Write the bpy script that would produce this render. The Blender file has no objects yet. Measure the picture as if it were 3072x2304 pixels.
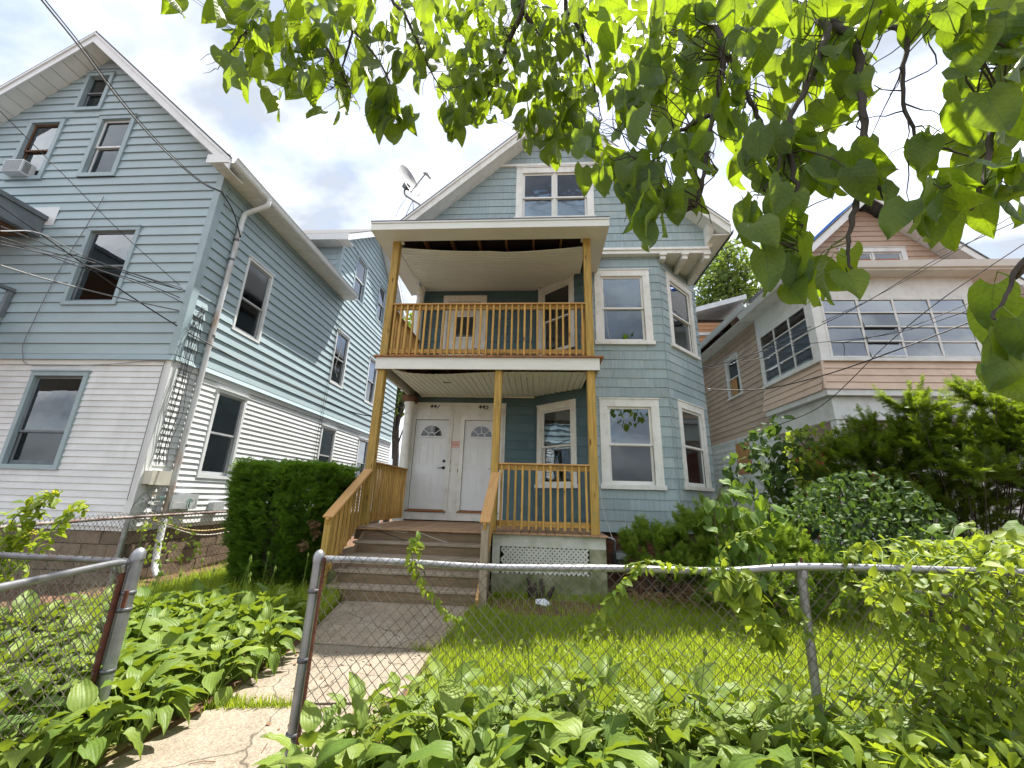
import bpy, bmesh, math, random
import numpy as np
from mathutils import Matrix, Vector
random.seed(7); RNG = np.random.default_rng(7)
SC = bpy.context.scene; COL = SC.collection
R = math.radians
# ------------------------------------------------------------------ camera
CAMZ = 1.5; FPX = 1187.95                       # focal length in pixels of the 3072 px wide photograph
yaw, pit, rol = R(-4.05), R(16.06), R(1.65)
fwd = Vector((math.sin(yaw)*math.cos(pit), math.cos(yaw)*math.cos(pit), math.sin(pit)))
r0 = Vector((math.cos(yaw), -math.sin(yaw), 0)); u0 = r0.cross(fwd)
rgt = r0*math.cos(rol)+u0*math.sin(rol); upv = -r0*math.sin(rol)+u0*math.cos(rol)
cam = bpy.data.objects.new('camera', bpy.data.cameras.new('camera')); COL.objects.link(cam)
cam.matrix_world = Matrix(((rgt.x,upv.x,-fwd.x,0),(rgt.y,upv.y,-fwd.y,0),(rgt.z,upv.z,-fwd.z,CAMZ),(0,0,0,1)))
cam.data.sensor_width = 36; cam.data.lens = 36*FPX/3072; cam.data.clip_start = .05; cam.data.clip_end = 3000
SC.camera = cam
# ------------------------------------------------------------------ sky and sun
SUN_EL, SUN_AZ = R(69), R(33)               # azimuth measured from +Y (away from the street) towards +X
w = bpy.data.worlds.new('World'); SC.world = w; w.use_nodes = True
nt = w.node_tree; N = nt.nodes; L = nt.links
bg = N['Background']; bg.inputs[1].default_value = .12
sky = N.new('ShaderNodeTexSky'); sky.sky_type = 'NISHITA'; sky.sun_disc = False
sky.sun_elevation = SUN_EL; sky.sun_rotation = SUN_AZ; sky.air_density = 1.0; sky.dust_density = 1.5; sky.ozone_density = 1.5
tc = N.new('ShaderNodeTexCoord')
sep = N.new('ShaderNodeSeparateXYZ'); L.new(tc.outputs['Generated'], sep.inputs[0])
zz = N.new('ShaderNodeMath'); zz.operation = 'ADD'; zz.inputs[1].default_value = .35; L.new(sep.outputs[2], zz.inputs[0])
zm = N.new('ShaderNodeMath'); zm.operation = 'MAXIMUM'; zm.inputs[1].default_value = .12; L.new(zz.outputs[0], zm.inputs[0])
dv = N.new('ShaderNodeVectorMath'); dv.operation = 'DIVIDE'
cb = N.new('ShaderNodeCombineXYZ')
for i in range(3): L.new(zm.outputs[0], cb.inputs[i])
L.new(tc.outputs['Generated'], dv.inputs[0]); L.new(cb.outputs[0], dv.inputs[1])
mp = N.new('ShaderNodeMapping'); mp.inputs['Scale'].default_value = (1.3, 1.9, .2); mp.inputs['Location'].default_value = (2.3, .7, 0)
L.new(dv.outputs[0], mp.inputs[0])
cn = N.new('ShaderNodeTexNoise'); cn.inputs['Scale'].default_value = 2.1; cn.inputs['Detail'].default_value = 9; cn.inputs['Roughness'].default_value = .58; cn.inputs['Distortion'].default_value = .4
L.new(mp.outputs[0], cn.inputs['Vector'])
cr = N.new('ShaderNodeValToRGB'); cr.color_ramp.elements[0].position = .3; cr.color_ramp.elements[1].position = .56
cr.color_ramp.elements[0].color = (.25,.25,.25,1); cr.color_ramp.elements[1].color = (1,1,1,1)
L.new(cn.outputs[0], cr.inputs[0])
cn2 = N.new('ShaderNodeTexNoise'); cn2.inputs['Scale'].default_value = 1.5; cn2.inputs['Detail'].default_value = 7; L.new(mp.outputs[0], cn2.inputs['Vector'])
cr2 = N.new('ShaderNodeValToRGB'); cr2.color_ramp.elements[0].position = .38; cr2.color_ramp.elements[1].position = .64
cr2.color_ramp.elements[0].color = (2.35,2.58,2.95,1); cr2.color_ramp.elements[1].color = (8.0,8.1,8.2,1)
L.new(cn2.outputs[0], cr2.inputs[0])
mx = N.new('ShaderNodeMixRGB'); L.new(cr.outputs[0], mx.inputs[0]); L.new(sky.outputs[0], mx.inputs[1]); L.new(cr2.outputs[0], mx.inputs[2])
L.new(mx.outputs[0], bg.inputs[0])
sl = bpy.data.lights.new('sun', 'SUN'); sl.energy = 5.0; sl.angle = R(.55); sl.color = (1, .95, .86)
so = bpy.data.objects.new('sun', sl); COL.objects.link(so)
sd = Vector((math.sin(SUN_AZ)*math.cos(SUN_EL), math.cos(SUN_AZ)*math.cos(SUN_EL), math.sin(SUN_EL)))
so.rotation_euler = (-sd).to_track_quat('-Z', 'Y').to_euler(); so.location = sd*60
vs = SC.view_settings; vs.view_transform = 'Standard'; vs.look = 'None'; vs.gamma = 1; vs.exposure = 1.35; vs.use_curve_mapping = False
SC.render.engine = 'CYCLES'
SC.cycles.transparent_max_bounces = 24; SC.cycles.max_bounces = 6; SC.cycles.diffuse_bounces = 3; SC.cycles.glossy_bounces = 3; SC.cycles.transmission_bounces = 3; SC.cycles.caustics_reflective = False; SC.cycles.caustics_refractive = False
SC.render.resolution_x = 1024; SC.render.resolution_y = 768

# ------------------------------------------------------------------ pixel helpers (D = photo scaled to 2212 px width)
KD = 3072/2212
def ray(x, y):
    c = rgt*((x-1536)/FPX) - upv*((y-1152)/FPX) + fwd
    return c
def atY(x, y, Y):
    d = ray(x*KD, y*KD); t = Y/d.y; return Vector((d.x*t, Y, CAMZ+d.z*t))
def atX(x, y, X):
    d = ray(x*KD, y*KD); t = X/d.x; return Vector((X, d.y*t, CAMZ+d.z*t))
def atZ(x, y, Z):
    d = ray(x*KD, y*KD); t = (Z-CAMZ)/d.z; return Vector((d.x*t, d.y*t, Z))
def atD(x, y, dist):
    return Vector((0,0,CAMZ))+ray(x*KD, y*KD)*dist      # dist is the depth along the view axis

# ------------------------------------------------------------------ materials
MATS = {}
def _nodes(name):
    m = bpy.data.materials.new(name); m.use_nodes = True; MATS[name] = m
    nt = m.node_tree; return m, nt.nodes, nt.links, nt.nodes['Principled BSDF']
def pm(name, col, rough=.6, col2=None, scale=6, stretch=(1,1,1), bump=0, bscale=60, bstretch=None, spec=.35, objvar=.06, dirt=None, dirt_amt=.4, dirt_scale=2.5, metal=0, detail=6, lo=.35, hi=.65, speck=0, knots=0, cracks=0):
    m, N, L, P = _nodes(name)
    P.inputs['Roughness'].default_value = rough; P.inputs['Specular IOR Level'].default_value = spec; P.inputs['Metallic'].default_value = metal
    tc = N.new('ShaderNodeTexCoord'); oi = N.new('ShaderNodeObjectInfo')
    ml = N.new('ShaderNodeMath'); ml.operation = 'MULTIPLY'; ml.inputs[1].default_value = 37; L.new(oi.outputs['Random'], ml.inputs[0])
    ad = N.new('ShaderNodeVectorMath'); ad.operation = 'ADD'; L.new(tc.outputs['Object'], ad.inputs[0]); L.new(ml.outputs[0], ad.inputs[1])
    mp = N.new('ShaderNodeMapping'); mp.inputs['Scale'].default_value = stretch; L.new(ad.outputs[0], mp.inputs[0])
    nz = N.new('ShaderNodeTexNoise'); nz.inputs['Scale'].default_value = scale; nz.inputs['Detail'].default_value = detail; nz.inputs['Roughness'].default_value = .6; L.new(mp.outputs[0], nz.inputs['Vector'])
    c2 = col2 or tuple(c*.82 for c in col)
    cr = N.new('ShaderNodeValToRGB'); cr.color_ramp.elements[0].position = lo; cr.color_ramp.elements[1].position = hi
    cr.color_ramp.elements[0].color = (*c2, 1); cr.color_ramp.elements[1].color = (*col, 1); L.new(nz.outputs[0], cr.inputs[0])
    out = cr.outputs[0]
    if dirt:
        n3 = N.new('ShaderNodeTexNoise'); ds = dirt_scale if isinstance(dirt_scale, tuple) else (dirt_scale,)*3; n3.inputs['Scale'].default_value = 1; n3.inputs['Detail'].default_value = 8; n3.inputs['Roughness'].default_value = .7
        mpd = N.new('ShaderNodeMapping'); mpd.inputs['Scale'].default_value = ds; L.new(tc.outputs['Object'], mpd.inputs[0]); L.new(mpd.outputs[0], n3.inputs['Vector'])
        r3 = N.new('ShaderNodeValToRGB'); r3.color_ramp.elements[0].position = .5; r3.color_ramp.elements[1].position = .72
        r3.color_ramp.elements[0].color = (0,0,0,1); r3.color_ramp.elements[1].color = (dirt_amt,)*3+(1,); L.new(n3.outputs[0], r3.inputs[0])
        mx = N.new('ShaderNodeMixRGB'); L.new(r3.outputs[0], mx.inputs[0]); L.new(out, mx.inputs[1]); mx.inputs[2].default_value = (*dirt, 1); out = mx.outputs[0]
    if knots:
        vk = N.new('ShaderNodeTexVoronoi'); vk.inputs['Scale'].default_value = 1; mk = N.new('ShaderNodeMapping'); mk.inputs['Scale'].default_value = (2.6,9,9); L.new(ad.outputs[0], mk.inputs[0]); L.new(mk.outputs[0], vk.inputs['Vector'])
        rk = N.new('ShaderNodeMapRange'); rk.inputs[1].default_value = knots*.5; rk.inputs[2].default_value = knots; rk.inputs[3].default_value = .85; rk.inputs[4].default_value = 0; L.new(vk.outputs['Distance'], rk.inputs[0])
        mk2 = N.new('ShaderNodeMixRGB'); L.new(rk.outputs[0], mk2.inputs[0]); L.new(out, mk2.inputs[1]); mk2.inputs[2].default_value = (.10,.045,.012,1); out = mk2.outputs[0]
    if cracks:
        vk = N.new('ShaderNodeTexVoronoi'); vk.feature = 'DISTANCE_TO_EDGE'; vk.inputs['Scale'].default_value = 1.15
        nw = N.new('ShaderNodeTexNoise'); nw.inputs['Scale'].default_value = 5; L.new(tc.outputs['Object'], nw.inputs['Vector']); mw = N.new('ShaderNodeMixRGB'); mw.inputs[0].default_value = .16; L.new(tc.outputs['Object'], mw.inputs[1]); L.new(nw.outputs['Color'], mw.inputs[2]); L.new(mw.outputs[0], vk.inputs['Vector'])
        rk = N.new('ShaderNodeMapRange'); rk.inputs[1].default_value = .002; rk.inputs[2].default_value = .009; rk.inputs[3].default_value = .8; rk.inputs[4].default_value = 0; L.new(vk.outputs['Distance'], rk.inputs[0])
        mk2 = N.new('ShaderNodeMixRGB'); L.new(rk.outputs[0], mk2.inputs[0]); L.new(out, mk2.inputs[1]); mk2.inputs[2].default_value = (.06,.05,.035,1); out = mk2.outputs[0]
    if speck:
        n4 = N.new('ShaderNodeTexVoronoi'); n4.inputs['Scale'].default_value = 95; L.new(tc.outputs['Object'], n4.inputs['Vector'])
        r4 = N.new('ShaderNodeMapRange'); r4.inputs[3].default_value = 1-speck; r4.inputs[4].default_value = 1+speck*.7; L.new(n4.outputs['Color'], r4.inputs[0])
        h4 = N.new('ShaderNodeHueSaturation'); L.new(r4.outputs[0], h4.inputs['Value']); L.new(out, h4.inputs['Color']); out = h4.outputs[0]
    if objvar:
        hs = N.new('ShaderNodeHueSaturation'); mr = N.new('ShaderNodeMapRange'); mr.inputs[3].default_value = 1-objvar; mr.inputs[4].default_value = 1+objvar
        L.new(oi.outputs['Random'], mr.inputs[0]); L.new(mr.outputs[0], hs.inputs['Value']); L.new(out, hs.inputs['Color']); out = hs.outputs[0]
    L.new(out, P.inputs['Base Color'])
    if bump:
        b = N.new('ShaderNodeBump'); b.inputs['Strength'].default_value = bump; b.inputs['Distance'].default_value = .01
        n2 = N.new('ShaderNodeTexNoise'); n2.inputs['Scale'].default_value = bscale; n2.inputs['Detail'].default_value = 4
        mp2 = N.new('ShaderNodeMapping'); mp2.inputs['Scale'].default_value = bstretch or stretch; L.new(ad.outputs[0], mp2.inputs[0]); L.new(mp2.outputs[0], n2.inputs['Vector'])
        L.new(n2.outputs[0], b.inputs['Height']); L.new(b.outputs[0], P.inputs['Normal'])
    return m
def leafmat(name, c1, c2, trans, tamt=.45, rough=.42, spec=.4, mode='island', veins=False, pinnate=False, patch=14):
    """green leaf: principled + translucent; colour varies per leaf"""
    m, N, L, P = _nodes(name)
    P.inputs['Roughness'].default_value = rough; P.inputs['Specular IOR Level'].default_value = spec
    if mode == 'island':
        g = N.new('ShaderNodeNewGeometry'); rnd = g.outputs['Random Per Island']
    else:
        g = N.new('ShaderNodeObjectInfo'); rnd = g.outputs['Random']
    mx = N.new('ShaderNodeMixRGB'); L.new(rnd, mx.inputs[0]); mx.inputs[1].default_value = (*c1, 1); mx.inputs[2].default_value = (*c2, 1)
    tcd = N.new('ShaderNodeTexCoord'); nz = N.new('ShaderNodeTexNoise'); nz.inputs['Scale'].default_value = patch; nz.inputs['Detail'].default_value = 3
    L.new(tcd.outputs['Object'], nz.inputs['Vector'])
    hs = N.new('ShaderNodeHueSaturation'); mr = N.new('ShaderNodeMapRange'); mr.inputs[3].default_value = .7; mr.inputs[4].default_value = 1.3
    L.new(nz.outputs[0], mr.inputs[0]); L.new(mr.outputs[0], hs.inputs['Value']); L.new(mx.outputs[0], hs.inputs['Color'])
    L.new(hs.outputs[0], P.inputs['Base Color'])
    t = N.new('ShaderNodeBsdfTranslucent')
    hs2 = N.new('ShaderNodeHueSaturation'); hs2.inputs['Color'].default_value = (*trans, 1); L.new(mr.outputs[0], hs2.inputs['Value']); L.new(hs2.outputs[0], t.inputs[0])
    ms = N.new('ShaderNodeMixShader'); ms.inputs[0].default_value = tamt
    if pinnate:  # midrib and side veins from the leaf's own uv
        uv = N.new('ShaderNodeUVMap'); sp = N.new('ShaderNodeSeparateXYZ'); L.new(uv.outputs[0], sp.inputs[0])
        def mth(op, a, b=None, c=None):
            q = N.new('ShaderNodeMath'); q.operation = op
            for i, x in enumerate((a, b, c)):
                if x is None: continue
                if isinstance(x, (int, float)): q.inputs[i].default_value = x
                else: L.new(x, q.inputs[i])
            return q.outputs[0]
        au = mth('ABSOLUTE', sp.outputs[0]); ph = mth('MULTIPLY', mth('SUBTRACT', sp.outputs[1], mth('MULTIPLY', au, .75)), 52.0)
        side = mth('POWER', mth('MULTIPLY_ADD', mth('SINE', ph), .5, .5), 9.0); mid = mth('LESS_THAN', au, .014)
        v = mth('MINIMUM', mth('ADD', mth('MULTIPLY', side, .55), mid), 1.0)
        fac = mth('MULTIPLY_ADD', v, .55, 1.0)
        hs.inputs['Value'].default_value = 1; vm = mth('MULTIPLY', mr.outputs[0], fac); L.new(vm, hs.inputs['Value'])
        vm2 = mth('MULTIPLY', mr.outputs[0], mth('MULTIPLY_ADD', v, -.35, 1.0)); L.new(vm2, hs2.inputs['Value'])
        b = N.new('ShaderNodeBump'); b.inputs['Strength'].default_value = .5; b.inputs['Distance'].default_value = .004; L.new(v, b.inputs['Height']); L.new(b.outputs[0], P.inputs['Normal'])
    if veins:   # uv based: u across (-1..1), v along
        uv = N.new('ShaderNodeUVMap'); sp = N.new('ShaderNodeSeparateXYZ'); L.new(uv.outputs[0], sp.inputs[0])
        wv = N.new('ShaderNodeMath'); wv.operation = 'MULTIPLY'; wv.inputs[1].default_value = 44; L.new(sp.outputs[0], wv.inputs[0])
        sn = N.new('ShaderNodeMath'); sn.operation = 'SINE'; L.new(wv.outputs[0], sn.inputs[0])
        b = N.new('ShaderNodeBump'); b.inputs['Strength'].default_value = .22; b.inputs['Distance'].default_value = .003
        L.new(sn.outputs[0], b.inputs['Height']); L.new(b.outputs[0], P.inputs['Normal'])
    o = N['Material Output']; L.new(P.outputs[0], ms.inputs[1]); L.new(t.outputs[0], ms.inputs[2]); L.new(ms.outputs[0], o.inputs[0])
    return m
def glassmat(name, tint=(.75,.8,.82), boost=2.2, base=.03, rough=.0):
    m, N, L, P = _nodes(name); N.remove(P)
    tr = N.new('ShaderNodeBsdfTransparent'); tr.inputs[0].default_value = (*tint, 1)
    gl = N.new('ShaderNodeBsdfGlossy'); gl.inputs['Roughness'].default_value = rough; gl.inputs[0].default_value = (.9,.95,1,1)
    fr = N.new('ShaderNodeFresnel'); fr.inputs[0].default_value = 1.5
    ma = N.new('ShaderNodeMath'); ma.operation = 'MULTIPLY_ADD'; ma.inputs[1].default_value = boost; ma.inputs[2].default_value = base; ma.use_clamp = True; L.new(fr.outputs[0], ma.inputs[0])
    tcd = N.new('ShaderNodeTexCoord'); nz = N.new('ShaderNodeTexNoise'); nz.inputs['Scale'].default_value = 2.2; L.new(tcd.outputs['Object'], nz.inputs['Vector'])
    b = N.new('ShaderNodeBump'); b.inputs['Strength'].default_value = .12; b.inputs['Distance'].default_value = .02; L.new(nz.outputs[0], b.inputs['Height']); L.new(b.outputs[0], gl.inputs['Normal'])
    ms = N.new('ShaderNodeMixShader'); L.new(ma.outputs[0], ms.inputs[0]); L.new(tr.outputs[0], ms.inputs[1]); L.new(gl.outputs[0], ms.inputs[2])
    L.new(ms.outputs[0], N['Material Output'].inputs[0]); return m

M = {}
# left house
M['blue_vinyl'] = pm('blue_vinyl', (.355,.45,.485), .5, (.32,.41,.445), 1.4, bump=.05, bscale=25, objvar=.045, dirt=(.30,.36,.375), dirt_amt=.45, dirt_scale=(1.6,1.6,.25))
M['blue_trim'] = pm('blue_trim', (.33,.42,.455), .5, (.28,.365,.40), 3, objvar=.03)
M['white_vinyl'] = pm('white_vinyl', (.72,.74,.75), .5, (.62,.64,.65), 1.6, bump=.04, bscale=25, objvar=.03, dirt=(.46,.47,.45), dirt_amt=.4, dirt_scale=(2.2,2.2,.3))
M['white_alu'] = pm('white_alu', (.74,.76,.77), .38, (.66,.68,.69), 2.2, objvar=.02, spec=.5, dirt=(.45,.45,.42), dirt_amt=.2)
M['soffit'] = pm('soffit', (.78,.79,.77), .6, (.7,.71,.69), 3, objvar=.05)
M['grey_trim'] = pm('grey_trim', (.17,.20,.22), .55, (.13,.15,.17), 6)
M['dark_trim'] = pm('dark_trim', (.05,.06,.07), .55)
M['brown_wood'] = pm('brown_wood', (.16,.075,.035), .7, (.08,.04,.02), 8, stretch=(1,8,1))
# main house
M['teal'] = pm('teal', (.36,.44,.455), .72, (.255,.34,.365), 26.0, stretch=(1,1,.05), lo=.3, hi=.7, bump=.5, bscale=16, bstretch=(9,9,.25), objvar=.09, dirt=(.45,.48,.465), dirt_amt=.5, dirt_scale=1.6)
M['teal_porch_shade'] = pm('teal_porch_shade', (.10,.165,.19), .7, (.078,.137,.16), 2.0, stretch=(1,1,.35), bump=.4, bscale=16, bstretch=(9,9,.25), objvar=.05)  # less faded sheltered paint, with the porch's shade also mixed into the colour
M['old_white'] = pm('old_white', (.80,.80,.77), .62, (.70,.70,.66), 4, stretch=(1,1,.5), bump=.25, bscale=30, objvar=.04, dirt=(.34,.31,.26), dirt_amt=.38, dirt_scale=6)
M['clean_white'] = pm('clean_white', (.78,.78,.75), .45, (.73,.73,.7), 2, objvar=.01)
M['vinyl_ceiling'] = pm('vinyl_ceiling', (.82,.81,.74), .5, (.77,.76,.69), 3, objvar=.025)
M['door_white'] = pm('door_white', (.74,.76,.78), .42, (.68,.7,.72), 2, objvar=.01, dirt=(.5,.5,.48), dirt_amt=.25)
M['wood'] = pm('wood', (.60,.375,.11), .62, (.36,.195,.045), 5, stretch=(.7,14,14), bump=.25, bscale=30, bstretch=(.5,10,10), objvar=.16, dirt=(.25,.19,.06), dirt_amt=.45, dirt_scale=3, knots=.16)
M['wood_post'] = pm('wood_post', (.53,.345,.09), .64, (.30,.18,.04), 4, stretch=(.5,12,12), bump=.25, bscale=30, bstretch=(.5,10,10), objvar=.06, dirt=(.22,.2,.07), dirt_amt=.5, dirt_scale=2.2, knots=.2)
M['wood_cap'] = pm('wood_cap', (.62,.37,.16), .6, (.47,.25,.09), 5, stretch=(.7,14,14), bump=.2, bscale=30, bstretch=(.5,10,10), objvar=.05)
M['wood_old'] = pm('wood_old', (.235,.165,.105), .75, (.145,.10,.06), 4, stretch=(.8,13,13), bump=.4, bscale=30, bstretch=(.6,12,12), objvar=.1, dirt=(.085,.095,.045), dirt_amt=.6, dirt_scale=2)
M['wood_tread'] = pm('wood_tread', (.38,.31,.24), .75, (.25,.195,.145), 4, stretch=(.8,13,13), bump=.4, bscale=30, bstretch=(.6,12,12), objvar=.1, dirt=(.12,.12,.07), dirt_amt=.5, dirt_scale=2)
M['deck'] = pm('deck', (.44,.28,.165), .65, (.31,.18,.10), 5, stretch=(.8,13,13), bump=.3, bscale=30, bstretch=(.6,12,12), objvar=.12, dirt=(.38,.28,.2), dirt_amt=.4, dirt_scale=3)
M['deck_edge'] = pm('deck_edge', (.36,.15,.055), .65, (.25,.10,.035), 6, objvar=.12)
M['joist'] = pm('joist', (.30,.15,.06), .7, (.2,.09,.035), 5, stretch=(.8,12,12))
M['rough_dark'] = pm('rough_dark', (.035,.022,.016), .9)
M['skirt'] = pm('skirt', (.66,.66,.62), .7, (.52,.52,.47), 5, objvar=.03, dirt=(.3,.3,.2), dirt_amt=.5, dirt_scale=3.2)
M['moss_skirt'] = pm('moss_skirt', (.36,.35,.26), .8, (.13,.15,.06), 3, dirt=(.09,.10,.045), dirt_amt=.85, dirt_scale=3)
M['black'] = pm('black', (.012,.012,.013), .4, objvar=0)
M['brass'] = pm('brass', (.35,.25,.1), .4, metal=.8, objvar=0)
M['paper'] = pm('paper', (.75,.48,.42), .8, (.7,.43,.38), 4, objvar=0)
M['ink'] = pm('ink', (.30,.05,.04), .8, objvar=0)
M['shingle_roof'] = pm('shingle_roof', (.16,.16,.165), .9, (.08,.08,.085), 12, bump=.6, bscale=60, objvar=.05)
M['brick'] = pm('brick', (.20,.085,.05), .85, (.13,.06,.04), 9, bump=.4, objvar=.2)
M['mortar'] = pm('mortar', (.13,.11,.085), .9, bump=.4)
M['stone'] = pm('stone', (.225,.17,.12), .85, (.14,.105,.072), 7, bump=.6, bscale=30, objvar=.18)
# right house
M['peach'] = pm('peach', (.49,.365,.285), .55, (.41,.31,.24), 1.5, bump=.05, bscale=25, objvar=.05, dirt=(.2,.14,.11), dirt_amt=.45, dirt_scale=1.3)
M['pale_peach'] = pm('pale_peach', (.60,.455,.35), .55, (.52,.39,.305), 1.8, bump=.05, bscale=25, objvar=.05, dirt=(.3,.2,.13), dirt_amt=.35, dirt_scale=1.7)
M['plywood'] = pm('plywood', (.50,.26,.10), .75, (.34,.16,.055), 4, stretch=(6,6,.9), objvar=.06)
M['plywood_red'] = pm('plywood_red', (.38,.12,.045), .75, (.26,.08,.03), 4, stretch=(3,3,.9), objvar=.06)
M['tarp'] = pm('tarp', (.005,.16,.62), .45, (.004,.11,.45), 5, objvar=0)
M['white_peel'] = pm('white_peel', (.70,.71,.70), .6, (.6,.61,.6), 3, objvar=.03, dirt=(.35,.33,.28), dirt_amt=.45, dirt_scale=3)
# glass and interiors
M['glass'] = glassmat('glass'); M['glass_blue'] = glassmat('glass_blue', (.6,.72,.8), 1.7, .02); M['glass_screen'] = glassmat('glass_screen', (.32,.34,.36), 1.2, .015, .08)
M['glass_hazy'] = glassmat('glass_hazy', (.62,.66,.7), 2.8, .10, .04)
M['room'] = pm('room', (.05,.048,.045), .9, objvar=0)
M['blind'] = pm('blind', (.55,.57,.56), .6, objvar=.02)
M['shade_blue'] = pm('shade_blue', (.36,.55,.68), .8, (.31,.5,.63), 3, objvar=.02)
M['shade_grey'] = pm('shade_grey', (.42,.46,.5), .8, objvar=.05)
# metal and misc
M['galv'] = pm('galv', (.36,.37,.39), .42, (.26,.27,.29), 9, metal=.75, spec=.5, objvar=.05, dirt=(.14,.10,.08), dirt_amt=.3, dirt_scale=6)
M['galv_dark'] = pm('galv_dark', (.16,.165,.18), .45, (.10,.10,.11), 9, metal=.6, objvar=.05, dirt=(.12,.06,.035), dirt_amt=.5, dirt_scale=6)
M['wire_mesh'] = pm('wire_mesh', (.22,.20,.18), .42, (.11,.09,.075), 3, metal=.3, objvar=0)
M['rust'] = pm('rust', (.13,.045,.025), .8, (.07,.025,.016), 14, bump=.4)
M['rusty_rail'] = pm('rusty_rail', (.34,.31,.3), .55, (.17,.10,.075), 7, metal=.4)
M['downspout'] = pm('downspout', (.55,.56,.57), .45, (.33,.22,.15), 3.5, stretch=(1,1,.35), metal=.25, lo=.3, hi=.52, objvar=0)
M['cable'] = pm('cable', (.02,.02,.023), .5, objvar=0)
M['cable_grey'] = pm('cable_grey', (.2,.2,.21), .5, objvar=0)
M['cable_white'] = pm('cable_white', (.55,.53,.47), .5, objvar=0)
M['cable_green'] = pm('cable_green', (.02,.22,.16), .5, objvar=0)
M['cable_yellow'] = pm('cable_yellow', (.45,.36,.16), .5, objvar=0)
M['box_beige'] = pm('box_beige', (.55,.53,.45), .5, objvar=.02)
M['box_grey'] = pm('box_grey', (.45,.47,.49), .45, objvar=.05)
M['dish'] = pm('dish', (.30,.30,.31), .5, (.26,.26,.27), 3, objvar=.02)
M['green_fence'] = pm('green_fence', (.01,.09,.075), .5, objvar=0)
M['meter'] = pm('meter', (.13,.15,.15), .5, (.08,.09,.09), 8, metal=.3)
# ground
M['soil'] = pm('soil', (.16,.085,.05), .95, (.10,.055,.033), 5, bump=.8, bscale=40, objvar=0, dirt=(.05,.065,.02), dirt_amt=.7, dirt_scale=1.3)
M['concrete'] = pm('concrete', (.29,.245,.19), .88, (.225,.185,.14), 3, bump=.45, bscale=90, objvar=.04, dirt=(.2,.17,.13), dirt_amt=.6, dirt_scale=2.2, speck=.4, cracks=1)
M['concrete_old'] = pm('concrete_old', (.36,.29,.215), .9, (.26,.205,.15), 3.5, bump=.5, bscale=70, objvar=.03, dirt=(.5,.46,.4), dirt_amt=.55, dirt_scale=3.4, speck=.4, cracks=1)
M['pebble'] = pm('pebble', (.25,.22,.19), .9, objvar=.35)
M['asphalt'] = pm('asphalt', (.05,.05,.052), .9, (.035,.035,.037), 20, bump=.4, bscale=120)
M['litter'] = pm('litter', (.7,.74,.8), .6, objvar=0)
M['bark'] = pm('bark', (.075,.06,.05), .85, (.04,.032,.026), 9, stretch=(1,1,.4), bump=.8, bscale=40)
M['bark_light'] = pm('bark_light', (.14,.11,.085), .85, (.08,.06,.045), 9, stretch=(1,1,.4), bump=.7, bscale=40)
M['stem'] = pm('stem', (.16,.24,.04), .6, objvar=.05)
# foliage
M['catalpa'] = leafmat('catalpa', (.04,.075,.022), (.065,.105,.03), (.36,.52,.014), .5, mode='object', pinnate=True)
M['catalpa_far'] = leafmat('catalpa_far', (.04,.075,.022), (.07,.11,.03), (.36,.50,.018), .5, pinnate=True)
M['hosta'] = leafmat('hosta', (.085,.145,.025), (.18,.24,.045), (.34,.45,.03), .27, rough=.48, spec=.25, mode='object', veins=True)
M['hosta_far'] = leafmat('hosta_far', (.085,.145,.025), (.18,.24,.045), (.34,.45,.03), .27, rough=.48, spec=.25, veins=True)
M['grass'] = leafmat('grass', (.14,.23,.02), (.30,.36,.045), (.48,.58,.04), .45, rough=.5, spec=.3, patch=1.6)
M['yew'] = leafmat('yew', (.05,.12,.018), (.13,.24,.032), (.24,.42,.025), .36, rough=.45, spec=.35)
M['yew_right'] = leafmat('yew_right', (.04,.085,.014), (.13,.19,.022), (.32,.44,.02), .38, rough=.45, spec=.35)
M['juniper'] = leafmat('juniper', (.09,.17,.025), (.24,.34,.05), (.34,.48,.04), .36, rough=.55, spec=.25)
M['vine'] = leafmat('vine', (.075,.13,.018), (.24,.30,.035), (.42,.52,.03), .38, rough=.5, spec=.25)
M['vine_leaf'] = leafmat('vine_leaf', (.075,.13,.018), (.24,.30,.035), (.42,.52,.03), .38, rough=.5, spec=.25, mode='object')
M['vine_dark'] = leafmat('vine_dark', (.035,.075,.022), (.07,.12,.03), (.15,.25,.03), .3, rough=.55, spec=.18)
M['vine_dark_leaf'] = leafmat('vine_dark_leaf', (.035,.075,.022), (.07,.12,.03), (.15,.25,.03), .3, rough=.55, spec=.18, mode='object')
M['sapling'] = leafmat('sapling', (.07,.14,.025), (.13,.21,.04), (.28,.42,.03), .38, rough=.5, spec=.25, pinnate=True)
M['tree_far'] = leafmat('tree_far', (.065,.125,.025), (.13,.19,.05), (.24,.34,.04), .4, rough=.5)
M['lawn'] = pm('lawn', (.13,.19,.025), .95, (.16,.13,.05), 3.5, bump=.8, bscale=60, objvar=0, lo=.38, hi=.55)
M['flower'] = pm('flower', (.65,.55,.03), .6, objvar=.05)
M['dry'] = pm('dry', (.17,.10,.05), .8, objvar=.1)
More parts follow.
